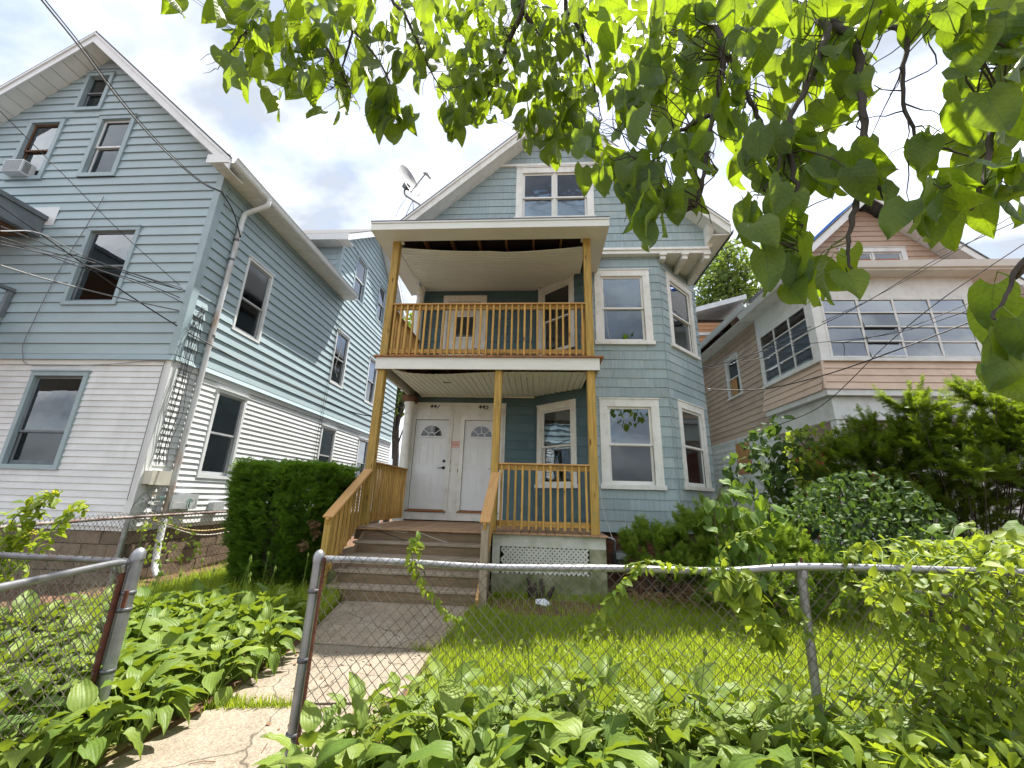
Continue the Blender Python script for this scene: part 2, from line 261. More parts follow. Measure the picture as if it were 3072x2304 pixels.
# ------------------------------------------------------------------ object helpers
WM = {}                                           # world matrix of every object made here
def link(o, parent=None, world=None):
    COL.objects.link(o); W = world or Matrix.Identity(4)
    if parent is not None:
        o.parent = parent; o.matrix_parent_inverse = Matrix.Identity(4); o.matrix_basis = WM[parent.name].inverted() @ W
    else: o.matrix_basis = W
    WM[o.name] = W; return o
def thing(name, label, cat, loc=(0,0,0), group=None):
    o = bpy.data.objects.new(name, None); o.empty_display_size = .2
    link(o, None, Matrix.Translation(loc)); return tag(o, label, cat, group)
def tag(o, label=None, cat=None, group=None, kind=None):
    if label: o['label'] = label
    if cat: o['category'] = cat
    if group: o['group'] = group
    if kind: o['kind'] = kind
    return o
def ob(name, me, mat, parent=None, world=None):
    if mat is not None and not me.materials: me.materials.append(M[mat] if isinstance(mat, str) else mat)
    o = bpy.data.objects.new(name, me)
    return link(o, parent, world)
def struct(name, me, mat): return tag(ob(name, me, mat), kind='structure')

class Fr:                                         # a vertical wall plane: u along the wall, n outward, z up
    def __init__(s, ox, oy, ux, uy):
        l = math.hypot(ux, uy); s.o = Vector((ox, oy, 0)); s.u = Vector((ux/l, uy/l, 0)); s.n = Vector((uy/l, -ux/l, 0))
    def P(s, a, n, z): return s.o + s.u*a + s.n*n + Vector((0,0,z))
class MB:
    def __init__(s): s.v = []; s.f = []; s.sm = []
    def add(s, vs, fs, smooth=False):
        k = len(s.v); s.v += [tuple(p) for p in vs]; s.f += [tuple(i+k for i in f) for f in fs]; s.sm += [smooth]*len(fs); return s
    def hexa(s, p): return s.add(p, [(0,3,2,1),(4,5,6,7),(0,1,5,4),(1,2,6,5),(2,3,7,6),(3,0,4,7)])
    def box(s, x0,x1,y0,y1,z0,z1): return s.hexa([(x0,y0,z0),(x1,y0,z0),(x1,y1,z0),(x0,y1,z0),(x0,y0,z1),(x1,y0,z1),(x1,y1,z1),(x0,y1,z1)])
    def fbox(s, fr, a0,a1,n0,n1,z0,z1):
        return s.hexa([fr.P(a0,n1,z0),fr.P(a1,n1,z0),fr.P(a1,n0,z0),fr.P(a0,n0,z0),fr.P(a0,n1,z1),fr.P(a1,n1,z1),fr.P(a1,n0,z1),fr.P(a0,n0,z1)])
    def prism(s, poly, ext):
        n = len(poly); e = Vector(ext); poly = [Vector(p) for p in poly]
        return s.add(poly+[p+e for p in poly], [tuple(range(n))[::-1], tuple(range(n,2*n))]+[(i,(i+1)%n,n+(i+1)%n,n+i) for i in range(n)])
    def tube(s, pts, r, seg=8, cap=True):
        pts = [Vector(p) for p in pts]; n = len(pts); rs = r if isinstance(r, (list,tuple)) else [r]*n
        vs = []; prev = None
        for i, p in enumerate(pts):
            t = (pts[min(i+1,n-1)]-pts[max(i-1,0)]).normalized()
            a = prev if prev is not None else (Vector((0,0,1)) if abs(t.z) < .9 else Vector((1,0,0)))
            b = t.cross(a); b = b.normalized() if b.length > 1e-6 else t.orthogonal().normalized()
            a = b.cross(t).normalized(); prev = a
            for k in range(seg):
                c = 2*math.pi*k/seg; vs.append(p+(a*math.cos(c)+b*math.sin(c))*rs[i])
        fs = [(i*seg+k, i*seg+(k+1)%seg, (i+1)*seg+(k+1)%seg, (i+1)*seg+k) for i in range(n-1) for k in range(seg)]
        s.add(vs, fs, True)
        if cap: s.add(vs[:seg], [tuple(range(seg))[::-1]]); s.add(vs[-seg:], [tuple(range(seg))])
        return s
    def lathe(s, base, prof, seg=16, axis=Vector((0,0,1))):
        axis = Vector(axis).normalized(); a = axis.orthogonal().normalized(); b = axis.cross(a); base = Vector(base); vs = []
        for r, h in prof:
            for k in range(seg):
                c = 2*math.pi*k/seg; vs.append(base+axis*h+(a*math.cos(c)+b*math.sin(c))*r)
        n = len(prof)
        s.add(vs, [(i*seg+k, i*seg+(k+1)%seg, (i+1)*seg+(k+1)%seg, (i+1)*seg+k) for i in range(n-1) for k in range(seg)], True)
        s.add(vs[:seg], [tuple(range(seg))[::-1]]); s.add(vs[-seg:], [tuple(range(seg))]); return s
    def mesh(s, name='m', fix=True):
        me = bpy.data.meshes.new(name); me.from_pydata(s.v, [], s.f)
        me.polygons.foreach_set('use_smooth', s.sm)
        if fix and len(s.f) < 4000:
            bm = bmesh.new(); bm.from_mesh(me); bmesh.ops.recalc_face_normals(bm, faces=bm.faces); bm.to_mesh(me); bm.free()
        me.update(); return me
    def ob(s, name, mat, parent=None): return ob(name, s.mesh(name), mat, parent)
_bars = {}
def barmesh(Lc, w, h, bev, mat):
    k = (round(Lc,3), round(w,4), round(h,4), bev, mat)
    if k not in _bars:
        bm = bmesh.new(); bmesh.ops.create_cube(bm, size=1); bmesh.ops.scale(bm, vec=(Lc,w,h), verts=bm.verts)
        if bev: bmesh.ops.bevel(bm, geom=list(bm.edges), offset=bev, segments=1, affect='EDGES')
        me = bpy.data.meshes.new('bar'); bm.to_mesh(me); bm.free(); me.materials.append(M[mat]); _bars[k] = me
    return _bars[k]
def bar(name, p0, p1, w, h, mat, parent=None, up=(0,0,1), bev=.003):
    """a beam from p0 to p1 (centre line); w across, h along up; local X is the grain"""
    p0 = Vector(p0); p1 = Vector(p1); x = (p1-p0).normalized(); z = Vector(up); z = (z-x*z.dot(x)).normalized(); y = z.cross(x)
    c = (p0+p1)/2; W = Matrix(((x.x,y.x,z.x,c.x),(x.y,y.y,z.y,c.y),(x.z,y.z,z.z,c.z),(0,0,0,1)))
    return ob(name, barmesh((p1-p0).length, w, h, bev, mat), None, parent, W)
def big_mesh(name, V, F, mat, parent=None, uv=None, smooth=True):
    """numpy fast path. V (n,3), F (m,k)"""
    me = bpy.data.meshes.new(name); V = np.asarray(V, np.float32); F = np.asarray(F, np.int32); k = F.shape[1]
    me.vertices.add(len(V)); me.vertices.foreach_set('co', V.ravel()); me.loops.add(F.size); me.loops.foreach_set('vertex_index', F.ravel())
    me.polygons.add(len(F)); me.polygons.foreach_set('loop_start', np.arange(0, F.size, k, dtype=np.int32)); me.polygons.foreach_set('loop_total', np.full(len(F), k, np.int32))
    me.polygons.foreach_set('use_smooth', np.full(len(F), smooth))
    if uv is not None:
        ul = me.uv_layers.new(name='UVMap'); ul.data.foreach_set('uv', np.asarray(uv, np.float32)[F.ravel()].ravel())
    me.update(calc_edges=True)
    return ob(name, me, mat, parent)
def scatter(tv, tf, Rm, T):
    """template verts (n,3), faces (m,k); rotations*scale (N,3,3), positions (N,3)"""
    tv = np.asarray(tv, np.float32); tf = np.asarray(tf); n = len(tv)
    V = np.einsum('nij,kj->nki', Rm, tv) + T[:,None,:]
    F = tf[None] + (np.arange(len(T))*n)[:,None,None]
    return V.reshape(-1,3), F.reshape(-1, tf.shape[1])
def basis(x, z):
    """rotation matrices whose local Y = direction x, local Z ~ z (arrays n,3)"""
    y = x/np.linalg.norm(x, axis=1, keepdims=True); xx = np.cross(y, z); xx /= np.maximum(np.linalg.norm(xx, axis=1, keepdims=True), 1e-6)
    zz = np.cross(xx, y); return np.stack([xx, y, zz], axis=2)
def rdir(n): v = RNG.normal(size=(n,3)); return v/np.linalg.norm(v, axis=1, keepdims=True)

# ------------------------------------------------------------------ siding with real openings
def bands(zb, zt, ulim, holes):
    zs = sorted({zb, zt} | {z for h in holes for z in (h[2], h[3]) if zb < z < zt}); out = []
    for a, b in zip(zs, zs[1:]):
        mid = (a+b)/2; la, ra = ulim(a); lb, rb = ulim(b)
        if ra-la < .01 and rb-lb < .01: continue
        iv = [[(la, lb), (ra, rb)]]
        for h in holes:
            if h[2] < mid < h[3]:
                nv = []
                for l, r in iv:
                    lm, rm = sum(l)/2, sum(r)/2
                    if h[1] <= lm or h[0] >= rm: nv.append([l, r]); continue
                    if h[0] > lm: nv.append([l, (h[0], h[0])])
                    if h[1] < rm: nv.append([(h[1], h[1]), r])
                iv = nv
        for l, r in iv: out.append((a, b, l, r))
    return out
def emit(mb, fr, a, b, l, r, na, nb, ni):
    mb.hexa([fr.P(l[0],na,a), fr.P(r[0],na,a), fr.P(r[0],ni,a), fr.P(l[0],ni,a), fr.P(l[1],nb,b), fr.P(r[1],nb,b), fr.P(r[1],ni,b), fr.P(l[1],ni,b)])
def wall_sheet(parent, fr, z0, z1, ulim, holes, mat, n0=-.10, n1=-.014, name='wall'):
    mb = MB()
    for a, b, l, r in bands(z0, z1, ulim, holes): emit(mb, fr, a, b, l, r, n1, n1, n0)
    return mb.ob(name, mat, parent)
def siding(wall, fr, z0, z1, exposure, ulim, holes, mat, t=.02, name='clapboard', seams=0, jitter=0):
    z = z0; k = 0
    while z < z1-.005:
        zt = min(z+exposure, z1); cells = bands(z, zt, ulim, holes); k += 1
        if cells:
            nn = lambda q: t-(t-.003)*(q-z)/exposure
            if not seams:
                comp = list(range(len(cells)))
                for i in range(len(cells)):
                    for j in range(i):
                        A_, B_ = cells[i], cells[j]
                        if (abs(A_[0]-B_[1]) < 1e-6 or abs(B_[0]-A_[1]) < 1e-6) and min(sum(A_[3]),sum(B_[3]))-max(sum(A_[2]),sum(B_[2])) > .01:
                            o_, n_ = comp[i], comp[j]; comp = [n_ if c == o_ else c for c in comp]
                for c in sorted(set(comp)):
                    mb = MB()
                    for q, (a, b, l, r) in zip(comp, cells):
                        if q == c: emit(mb, fr, a, b, l, r, nn(a), nn(b), -.013)
                    mb.ob(name, mat, wall)
            else:
                la = min(min(c[2]) for c in cells); ra = max(max(c[3]) for c in cells)
                cuts = [la-1]; x = la + random.uniform(.2, 1)*seams
                while x < ra-.15: cuts.append(x); x += seams*random.uniform(.75, 1.2)
                cuts.append(ra+1)
                for c0, c1 in zip(cuts, cuts[1:]):
                    mb = MB(); dn = random.uniform(-jitter, jitter); dz = random.uniform(0, jitter*1.5)
                    for a, b, l, r in cells:
                        if max(r) <= c0+.01 or min(l) >= c1-.01: continue
                        l2 = l if l[0] > c0 and l[1] > c0 else (max(l[0], c0+.0012), max(l[1], c0+.0012)); r2 = (min(r[0], c1-.0012), min(r[1], c1-.0012))
                        if sum(r2)-sum(l2) < .012: continue
                        emit(mb, fr, a+(dz if a == z else 0), b, l2, r2, nn(a)+dn, nn(b), -.013)
                    if mb.v: mb.ob(name, mat, wall)
        z = zt
def window(house, fr, u0, u1, z0, z1, casing='old_white', cw=.10, sash='clean_white', glass='glass', lower=None, split=.5, sill=True, proud=.03,
           inner=None, blind=None, stiles=1, sw=.045, depth=.7, rows=None, label=None, sill_mat=None):
    """outer casing rectangle u0..u1, z0..z1. returns the hole to cut in the siding"""
    a0, a1, b0, b1 = u0+cw, u1-cw, z0+(cw*.5 if sill else cw), z1-cw
    mb = MB()
    mb.fbox(fr,u0,u0+cw,-.03,proud,z0,z1-cw).fbox(fr,u1-cw,u1,-.03,proud,z0,z1-cw).fbox(fr,u0,u1,-.03,proud+.003,z1-cw,z1)
    mb.fbox(fr,u0-.012,u1+.012,0,proud+.022,z1,z1+.022)
    if not sill: mb.fbox(fr,a0,a1,-.03,proud,z0,b0)
    win = mb.ob('window', casing, house)
    if label: win['label'] = label
    if sill: MB().fbox(fr,u0-.03,u1+.03,-.08,proud+.035,z0-.005,b0).ob('sill', sill_mat or casing, win)
    cols = [a0+(a1-a0)*i/stiles for i in range(stiles+1)]
    for c in range(stiles):
        c0, c1 = cols[c]+(.02 if c else 0), cols[c+1]-(.02 if c < stiles-1 else 0); zm = b0+(b1-b0)*split
        for k, (lo, hi, nn) in enumerate(((zm-.012, b1, -.025), (b0, zm+.022, -.058))):
            m = MB(); m.fbox(fr,c0,c0+sw,nn-.014,nn+.014,lo,hi).fbox(fr,c1-sw,c1,nn-.014,nn+.014,lo,hi).fbox(fr,c0+sw,c1-sw,nn-.0135,nn+.0135,lo,lo+sw*(1.5 if k else .8)).fbox(fr,c0+sw,c1-sw,nn-.0135,nn+.0135,hi-sw*.9,hi)
            m.ob('sash', sash, win)
            MB().fbox(fr,c0+sw*.8,c1-sw*.8,nn-.002,nn+.002,lo+sw*.7,hi-sw*.8).ob('pane', (lower if k and lower else glass), win)
    if stiles > 1:
        m = MB()
        for c in cols[1:-1]: m.fbox(fr,c-.02,c+.02,-.07,proud*.5,b0,b1)
        m.ob('mullion', casing, win)
    m = MB(); d0 = -.075
    q = [fr.P(a0,d0,b0),fr.P(a1,d0,b0),fr.P(a1,d0,b1),fr.P(a0,d0,b1)]; e = .12
    p = [fr.P(a0-e,-depth,b0-e),fr.P(a1+e,-depth,b0-e),fr.P(a1+e,-depth,b1+e),fr.P(a0-e,-depth,b1+e)]
    m.add(q+p, [(0,1,5,4),(1,2,6,5),(2,3,7,6),(3,0,4,7),(4,5,6,7)]); ob('room_lining', m.mesh(fix=False), 'room', win)
    if inner:                                       # (material, from fraction, to fraction) a shade or board behind the glass
        mt, f0, f1 = inner; MB().fbox(fr,a0+.015,a1-.015,-.105,-.095,b0+(b1-b0)*f0,b0+(b1-b0)*f1).ob('roller_shade', mt, win)
    if blind:
        f0, f1 = blind; z = b0+(b1-b0)*f0; m = MB()
        while z < b0+(b1-b0)*f1: m.hexa([fr.P(a0+.02,-.125,z),fr.P(a1-.02,-.125,z),fr.P(a1-.02,-.095,z+.012),fr.P(a0+.02,-.095,z+.012),fr.P(a0+.02,-.125,z+.003),fr.P(a1-.02,-.125,z+.003),fr.P(a1-.02,-.095,z+.015),fr.P(a0+.02,-.095,z+.015)]); z += .03
        m.ob('blind', 'blind', win)
    return win
def hole(u0, u1, z0, z1, cw=.10, e=.02): return (u0+e, u1-e, z0+e*.3, z1-e)
def wire(name, pts, r, mat, label=None, cat='wire', sag=0, n=14, group=None, parent=None, seg=6):
    pts = [Vector(p) for p in pts]
    if len(pts) == 2:
        a, b = pts; pts = [a.lerp(b, t/n)-Vector((0,0,sag*4*(t/n)*(1-t/n))) for t in range(n+1)]
    o = MB().tube(pts, r, seg).ob(name, mat, parent)
    if label: tag(o, label, cat, group)
    return o
def smooth_path(pts, n=6):
    pts = [Vector(p) for p in pts]; out = []
    P = [pts[0]*2-pts[1]]+pts+[pts[-1]*2-pts[-2]]
    for i in range(1, len(P)-2):
        for k in range(n):
            t = k/n; a,b,c,d = P[i-1],P[i],P[i+1],P[i+2]
            out.append(.5*((2*b)+(c-a)*t+(2*a-5*b+4*c-d)*t*t+(3*b-a-3*c+d)*t**3))
    out.append(pts[-1]); return out
def text_mesh(body, size, shear=0, bold=0, ext=.002):
    cu = bpy.data.curves.new('t', 'FONT'); cu.body = body; cu.size = size; cu.shear = shear; cu.offset = bold; cu.extrude = ext; cu.align_x = 'CENTER'; cu.align_y = 'CENTER'
    o = bpy.data.objects.new('t', cu); COL.objects.link(o); dg = bpy.context.evaluated_depsgraph_get()
    me = bpy.data.meshes.new_from_object(o.evaluated_get(dg)); COL.objects.unlink(o); bpy.data.objects.remove(o); return me
def on_wall(fr, a, n, z):                            # matrix that stands text up on a wall
    p = fr.P(a, n, z); u, nn = fr.u, fr.n
    return Matrix(((u.x,0,nn.x,p.x),(u.y,0,nn.y,p.y),(0,1,0,p.z),(0,0,0,1)))
def gz(y): return 0 if y < 3 else min(.10, .10*(y-3)/2.75)      # the yard rises a little towards the house
# ================================================================== GROUND
ys = [-400,-60,-8,-1,0,1,2,3,3.7,4.4,5.1,5.75,6.5,8,12,20,60,400]; xs = [-400,-60,-20,-12,-8,-6,-4,-2,0,2,4,6,8,12,20,60,400]
V = [(x,y,gz(y)-.012) for y in ys for x in xs]; nx = len(xs)
F = [(j*nx+i, j*nx+i+1, (j+1)*nx+i+1, (j+1)*nx+i) for j in range(len(ys)-1) for i in range(nx-1)]
struct('ground', MB().add(V, F).mesh(), 'soil')
def slab(name, poly, mat, th=.05, h=.012):
    mb = MB(); mb.prism([(x,y,gz(y)+h-th) for x,y in poly], (0,0,th)); return mb
path = struct('path', slab('path', [(-2.62,5.78),(-2.34,4.37),(-.99,4.37),(-.84,5.78)], 0).mesh(), 'concrete_old')
ob('path_slab', slab('s', [(-2.34,4.345),(-2.3,3.24),(-1.04,3.42),(-.99,4.345)], 0, h=.008).mesh(), 'concrete', path)
ob('path_slab', slab('s', [(-2.3,3.21),(-2.5,1.95),(-1.25,1.95),(-1.05,3.39)], 0, h=.004).mesh(), 'concrete', path)
sw = struct('sidewalk', MB().box(-30,30,1.35,1.36,-.05,.0).mesh(), 'concrete')
for i in range(-8, 8): ob('paving_slab', MB().box(i*1.5+.01,i*1.5+1.49,-.2,1.93,-.06,.006).mesh(), 'concrete', sw)
struct('road', MB().box(-60,60,-9,-1.3,-.3,-.004).mesh(), 'asphalt')
kb = struct('kerb', MB().box(-60,60,-1.3,-1.14,-.2,.03).mesh(), 'concrete')
sp = [atZ(x, y, .08) for x, y in [(1800,1268),(1862,1272),(2085,1390),(1985,1420),(1850,1345)]]
lw = [(-.86,5.74),(-1.0,4.3),(-1.02,1.96),(9,1.96),(9,9),(3.9,9),(2.6,8.2),(1.1,8.2),(1.1,6.85),(-.7,6.85)]
lwm = MB(); [lwm.add([(x0_,y0_,gz(y0_)-.006),(x1_,y0_,gz(y0_)-.006),(x1_,y1_,gz(y1_)-.006),(x0_,y1_,gz(y1_)-.006)],[(0,1,2,3)]) for x0_,x1_,yy in ((-.98,4.75,(1.96,3.0,4.4,5.75)),(-.66,4.75,(5.75,6.78)),(-5.6,-2.45,(1.96,3.0,4.4,5.75)),(-5.7,-3.0,(5.75,8.0))) for y0_,y1_ in zip(yy,yy[1:])]; struct('lawn', lwm.mesh(fix=False), 'lawn')
struct('bare_soil', MB().prism([(.1+.8*math.cos(a)*(1+.15*math.sin(3*a)),6.0+.46*math.sin(a)*(1+.2*math.cos(2*a)),gz(6.0)-.010) for a in [k*.35 for k in range(18)]],(0,0,.008)).mesh(), 'soil')
struct('side_path', MB().prism([(p.x,p.y,gz(p.y)-.03) for p in sp], (0,0,.04)).mesh(), 'concrete_old')

# ================================================================== MAIN HOUSE
HS = thing('house', 'pale blue shingled house with a two-storey yellow wood porch and white doors', 'house', (.35, 9.1, 0))
DK, D2 = .965, 3.985                                  # porch floor heights
F1 = Fr(0,9.1,1,0); FB = Fr(0,8.1,1,0); FL = Fr(-.1,9.1,1.12,-1.0); FRt = Fr(2.69,8.1,1,1); FG = Fr(0,8.0,1,0)
FSR = Fr(3.92,0,0,1); FSL = Fr(-3.15,0,0,-1)
lim = lambda a, b: (lambda z: (a, b))
# --- walls with openings
h1 = [(-3.0,-.80,.9,3.59),(-2.45,-1.37,4.0,6.46)]
wl = wall_sheet(HS, F1, .9, 7.0, lim(-3.15,-.1), h1, 'rough_dark', n0=-.12)
siding(wl, F1, .93, 6.72, .204, lim(-3.15,-.1), h1, 'teal_porch_shade', .014, 'shingle', seams=1.1, jitter=.002)
LW = math.hypot(1.12,1.0)
wll = [(.11,1.20,1.73,3.55),(.11,1.20,4.76,6.57)]
w2 = wall_sheet(HS, FL, .9, 7.0, lim(0,LW), [hole(*w) for w in wll], 'rough_dark')
siding(w2, FL, .93, 6.72, .204, lim(0,LW-.02), [hole(*w) for w in wll], 'teal_porch_shade', .014, 'shingle', seams=.9, jitter=.002)
wfb = [(1.25,2.45,1.73,3.53),(1.23,2.45,4.74,6.55)]
w3 = wall_sheet(HS, FB, .9, 7.0, lim(1.03,2.69), [hole(*w) for w in wfb], 'rough_dark')
siding(w3, FB, .93, 6.93, .204, lim(1.03,2.69), [hole(*w) for w in wfb], 'teal', .016, 'shingle', seams=.75, jitter=.003)
wrb = [(.29,1.50,1.76,3.57),(.27,1.52,4.78,6.6)]
w4 = wall_sheet(HS, FRt, .9, 7.0, lim(0,1.74), [hole(*w) for w in wrb], 'rough_dark')
siding(w4, FRt, .93, 6.93, .204, lim(.0,1.74), [hole(*w) for w in wrb], 'teal', .016, 'shingle', seams=.8, jitter=.003)
w5 = wall_sheet(HS, FSR, .9, 7.0, lim(9.33,17.8), [], 'rough_dark'); siding(w5, FSR, .93, 6.93, .204, lim(9.33,17.8), [], 'teal', .016, 'shingle')
w6 = wall_sheet(HS, FSL, .9, 7.0, lim(-17.8,-9.1), [], 'rough_dark'); siding(w6, FSL, .93, 6.93, .204, lim(-17.8,-9.1), [], 'teal', .016, 'shingle')
CX, RT, RS = .33, 10.98, .94                          # gable centre, roof top at the rake, slope
def glim(z): hw = max(0, min(3.42, (RT-.27-z)/RS)); return (CX-hw, CX+hw)
wga = (-.60,1.27,7.86,9.40)
w7 = wall_sheet(HS, FG, 6.95, RT-.28, glim, [hole(*wga)], 'rough_dark')
siding(w7, FG, 7.06, RT-.29, .204, glim, [hole(*wga)], 'teal', .016, 'shingle', seams=1.15, jitter=.003)
# back wall and floors so the house is closed
MB().box(-3.15,3.92,17.7,17.8,0,7).ob('back_wall', 'teal', HS)
fo = MB().box(-3.1,3.85,9.2,17.7,-.1,.9); fo.prism([(-.05,9.2,-.1),(1.05,8.2,-.1),(2.66,8.2,-.1),(3.8,9.2,-.1)], (0,0,1.0)); fnd = fo.ob('foundation', 'mortar', HS)
ffr = Fr(0,8.2,1,0); z = -.02; r = 0
while z < .86:                                       # bricks of the bay foundation
    x = 1.02 + (.11 if r % 2 else 0)
    while x < 2.6: MB().fbox(ffr,x,x+.205,-.02,.014+random.uniform(0,.006),z,z+.062).ob('brick', 'brick', fnd); x += .216
    z += .073; r += 1
# corner boards and trim
t = MB()
t.fbox(FB,2.68,2.70,.0,.02,.9,6.93); t.ob('corner_board', 'teal', HS)
MB().fbox(FB,1.0,1.04,-.01,.03,.9,6.93).ob('corner_board', 'old_white', HS)
# bay windows
for w in wll: window(HS, FL, *w, cw=.13, lower=None, glass='glass')
window(HS, FB, *wfb[0], cw=.16, glass='glass', lower='glass_screen', sw=.05); window(HS, FB, *wfb[1], cw=.15, glass='glass_blue', lower='glass_blue', sw=.05)
window(HS, FRt, *wrb[0], cw=.14, glass='glass', lower='glass_screen', sw=.05); window(HS, FRt, *wrb[1], cw=.14, glass='glass_blue', lower='glass', sw=.05)
window(HS, FG, *wga, cw=.16, stiles=2, glass='glass_blue', lower='glass', sw=.05, inner=('shade_blue',0,.47), split=.45)
MB().fbox(FG,-1.32,1.96,0,.05,9.44,9.51).ob('frieze_board', 'old_white', HS)
# gable bottom band + soffit with brackets over the angled bay side
b = MB(); b.fbox(FG,-3.12,3.80,-.12,.045,6.90,6.985).fbox(FG,-3.12,3.78,-.05,.075,6.985,7.02).fbox(FG,-3.12,3.78,-.05,.05,7.02,7.06); b.ob('frieze_board', 'old_white', HS)
MB().prism([(2.6,8.0,6.925),(3.80,8.0,6.925),(3.98,9.5,6.925),(3.85,9.6,6.925)], (0,0,.03)).ob('soffit', 'old_white', HS)
MB().prism([(-3.1,8.05,6.93),(2.6,8.05,6.93),(2.6,8.16,6.93),(-3.1,9.16,6.93)], (0,0,.03)).ob('soffit', 'old_white', HS)
for x0, y1 in ((2.72,8.16),(3.2,8.66),(3.68,9.2)):
    bar('bracket', (x0+.05,7.98,6.84), (x0+.05,y1,6.84), .12, .15, 'old_white', HS, bev=.01)
    MB().box(x0-.03,x0+.13,7.945,8.0,6.86,6.925).ob('bracket_cap', 'old_white', HS)
# console at the eave corner (scroll)
cs = [(0,0),(.05,.0),(.09,.06),(.16,.22),(.24,.34),(.26,.44),(.22,.52),(.14,.55),(.10,.60),(.24,.62),(.24,.78),(0,.78)]
cb_ = MB().prism([(3.72+.0, 8.0-u*.9, 7.05+v*.98) for u, v in cs], (.14,0,0)).ob('console', 'old_white', HS)
MB().tube([(3.865,8-.14-.06*math.cos(a)*(1-a/14),7.42+.06*math.sin(a)*(1-a/14)) for a in [k*.5 for k in range(22)]], .012, 6).ob('scroll', 'old_white', cb_)
# --- main roof
YF, YB = 7.6, 18.0; EH = 3.78
def rz(x): return RT-RS*abs(x-CX)
rf = MB()
for s in (-1, 1):
    e = CX+s*EH; rf.prism([(CX,YF-.02,RT),(e,YF-.02,rz(e)),(e,YF-.02,rz(e)-.05),(CX,YF-.02,RT-.05)], (0,YB-YF,0))
roof = rf.ob('roof', 'shingle_roof', HS)
for s in (-1, 1):
    e = CX+s*EH; i0 = CX
    MB().prism([(i0,YF,RT-.052),(e,YF,rz(e)-.052),(e,YF,rz(e)-.30),(i0,YF,RT-.30)], (0,.04,0)).ob('rake_board', 'old_white', roof)
    MB().prism([(i0,YF-.03,RT-.053),(e+s*.02,YF-.03,rz(e)-.053-.02),(e+s*.02,YF-.03,rz(e)-.12),(i0,YF-.03,RT-.12)], (0,.028,0)).ob('crown_moulding', 'old_white', roof)
    MB().prism([(i0,YF+.041,RT-.25),(e,YF+.041,rz(e)-.25),(e,YF+.041,rz(e)-.27),(i0,YF+.041,RT-.27)], (0,.36,0)).ob('rake_soffit', 'old_white', roof)
    # eave soffit boards along the side
    ei = CX+s*3.42
    MB().prism([(e,YF+.05,rz(e)-.3),(ei,YF+.05,rz(e)-.3),(ei,YF+.05,rz(e)-.28),(e,YF+.05,rz(e)-.28)], (0,YB-YF-.1,0)).ob('eave_soffit', 'old_white', roof)
    MB().prism([(e,YF+.02,rz(e)-.06),(e,YF+.02,rz(e)-.32),(e+s*.025,YF+.02,rz(e)-.32),(e+s*.025,YF+.02,rz(e)-.06)], (0,YB-YF-.1,0)).ob('fascia', 'dark_trim', roof)
    g = [(0,0),(0,-.11),(.05,-.13),(.11,-.10),(.13,0),(.12,0),(.10,-.09),(.05,-.115),(.015,-.1),(.015,0)]
    MB().prism([(e+s*(.027+a),YF+.15,rz(e)-.08+b) for a, b in g], (0,YB-YF-.3,0)).ob('gutter', 'dark_trim', roof)
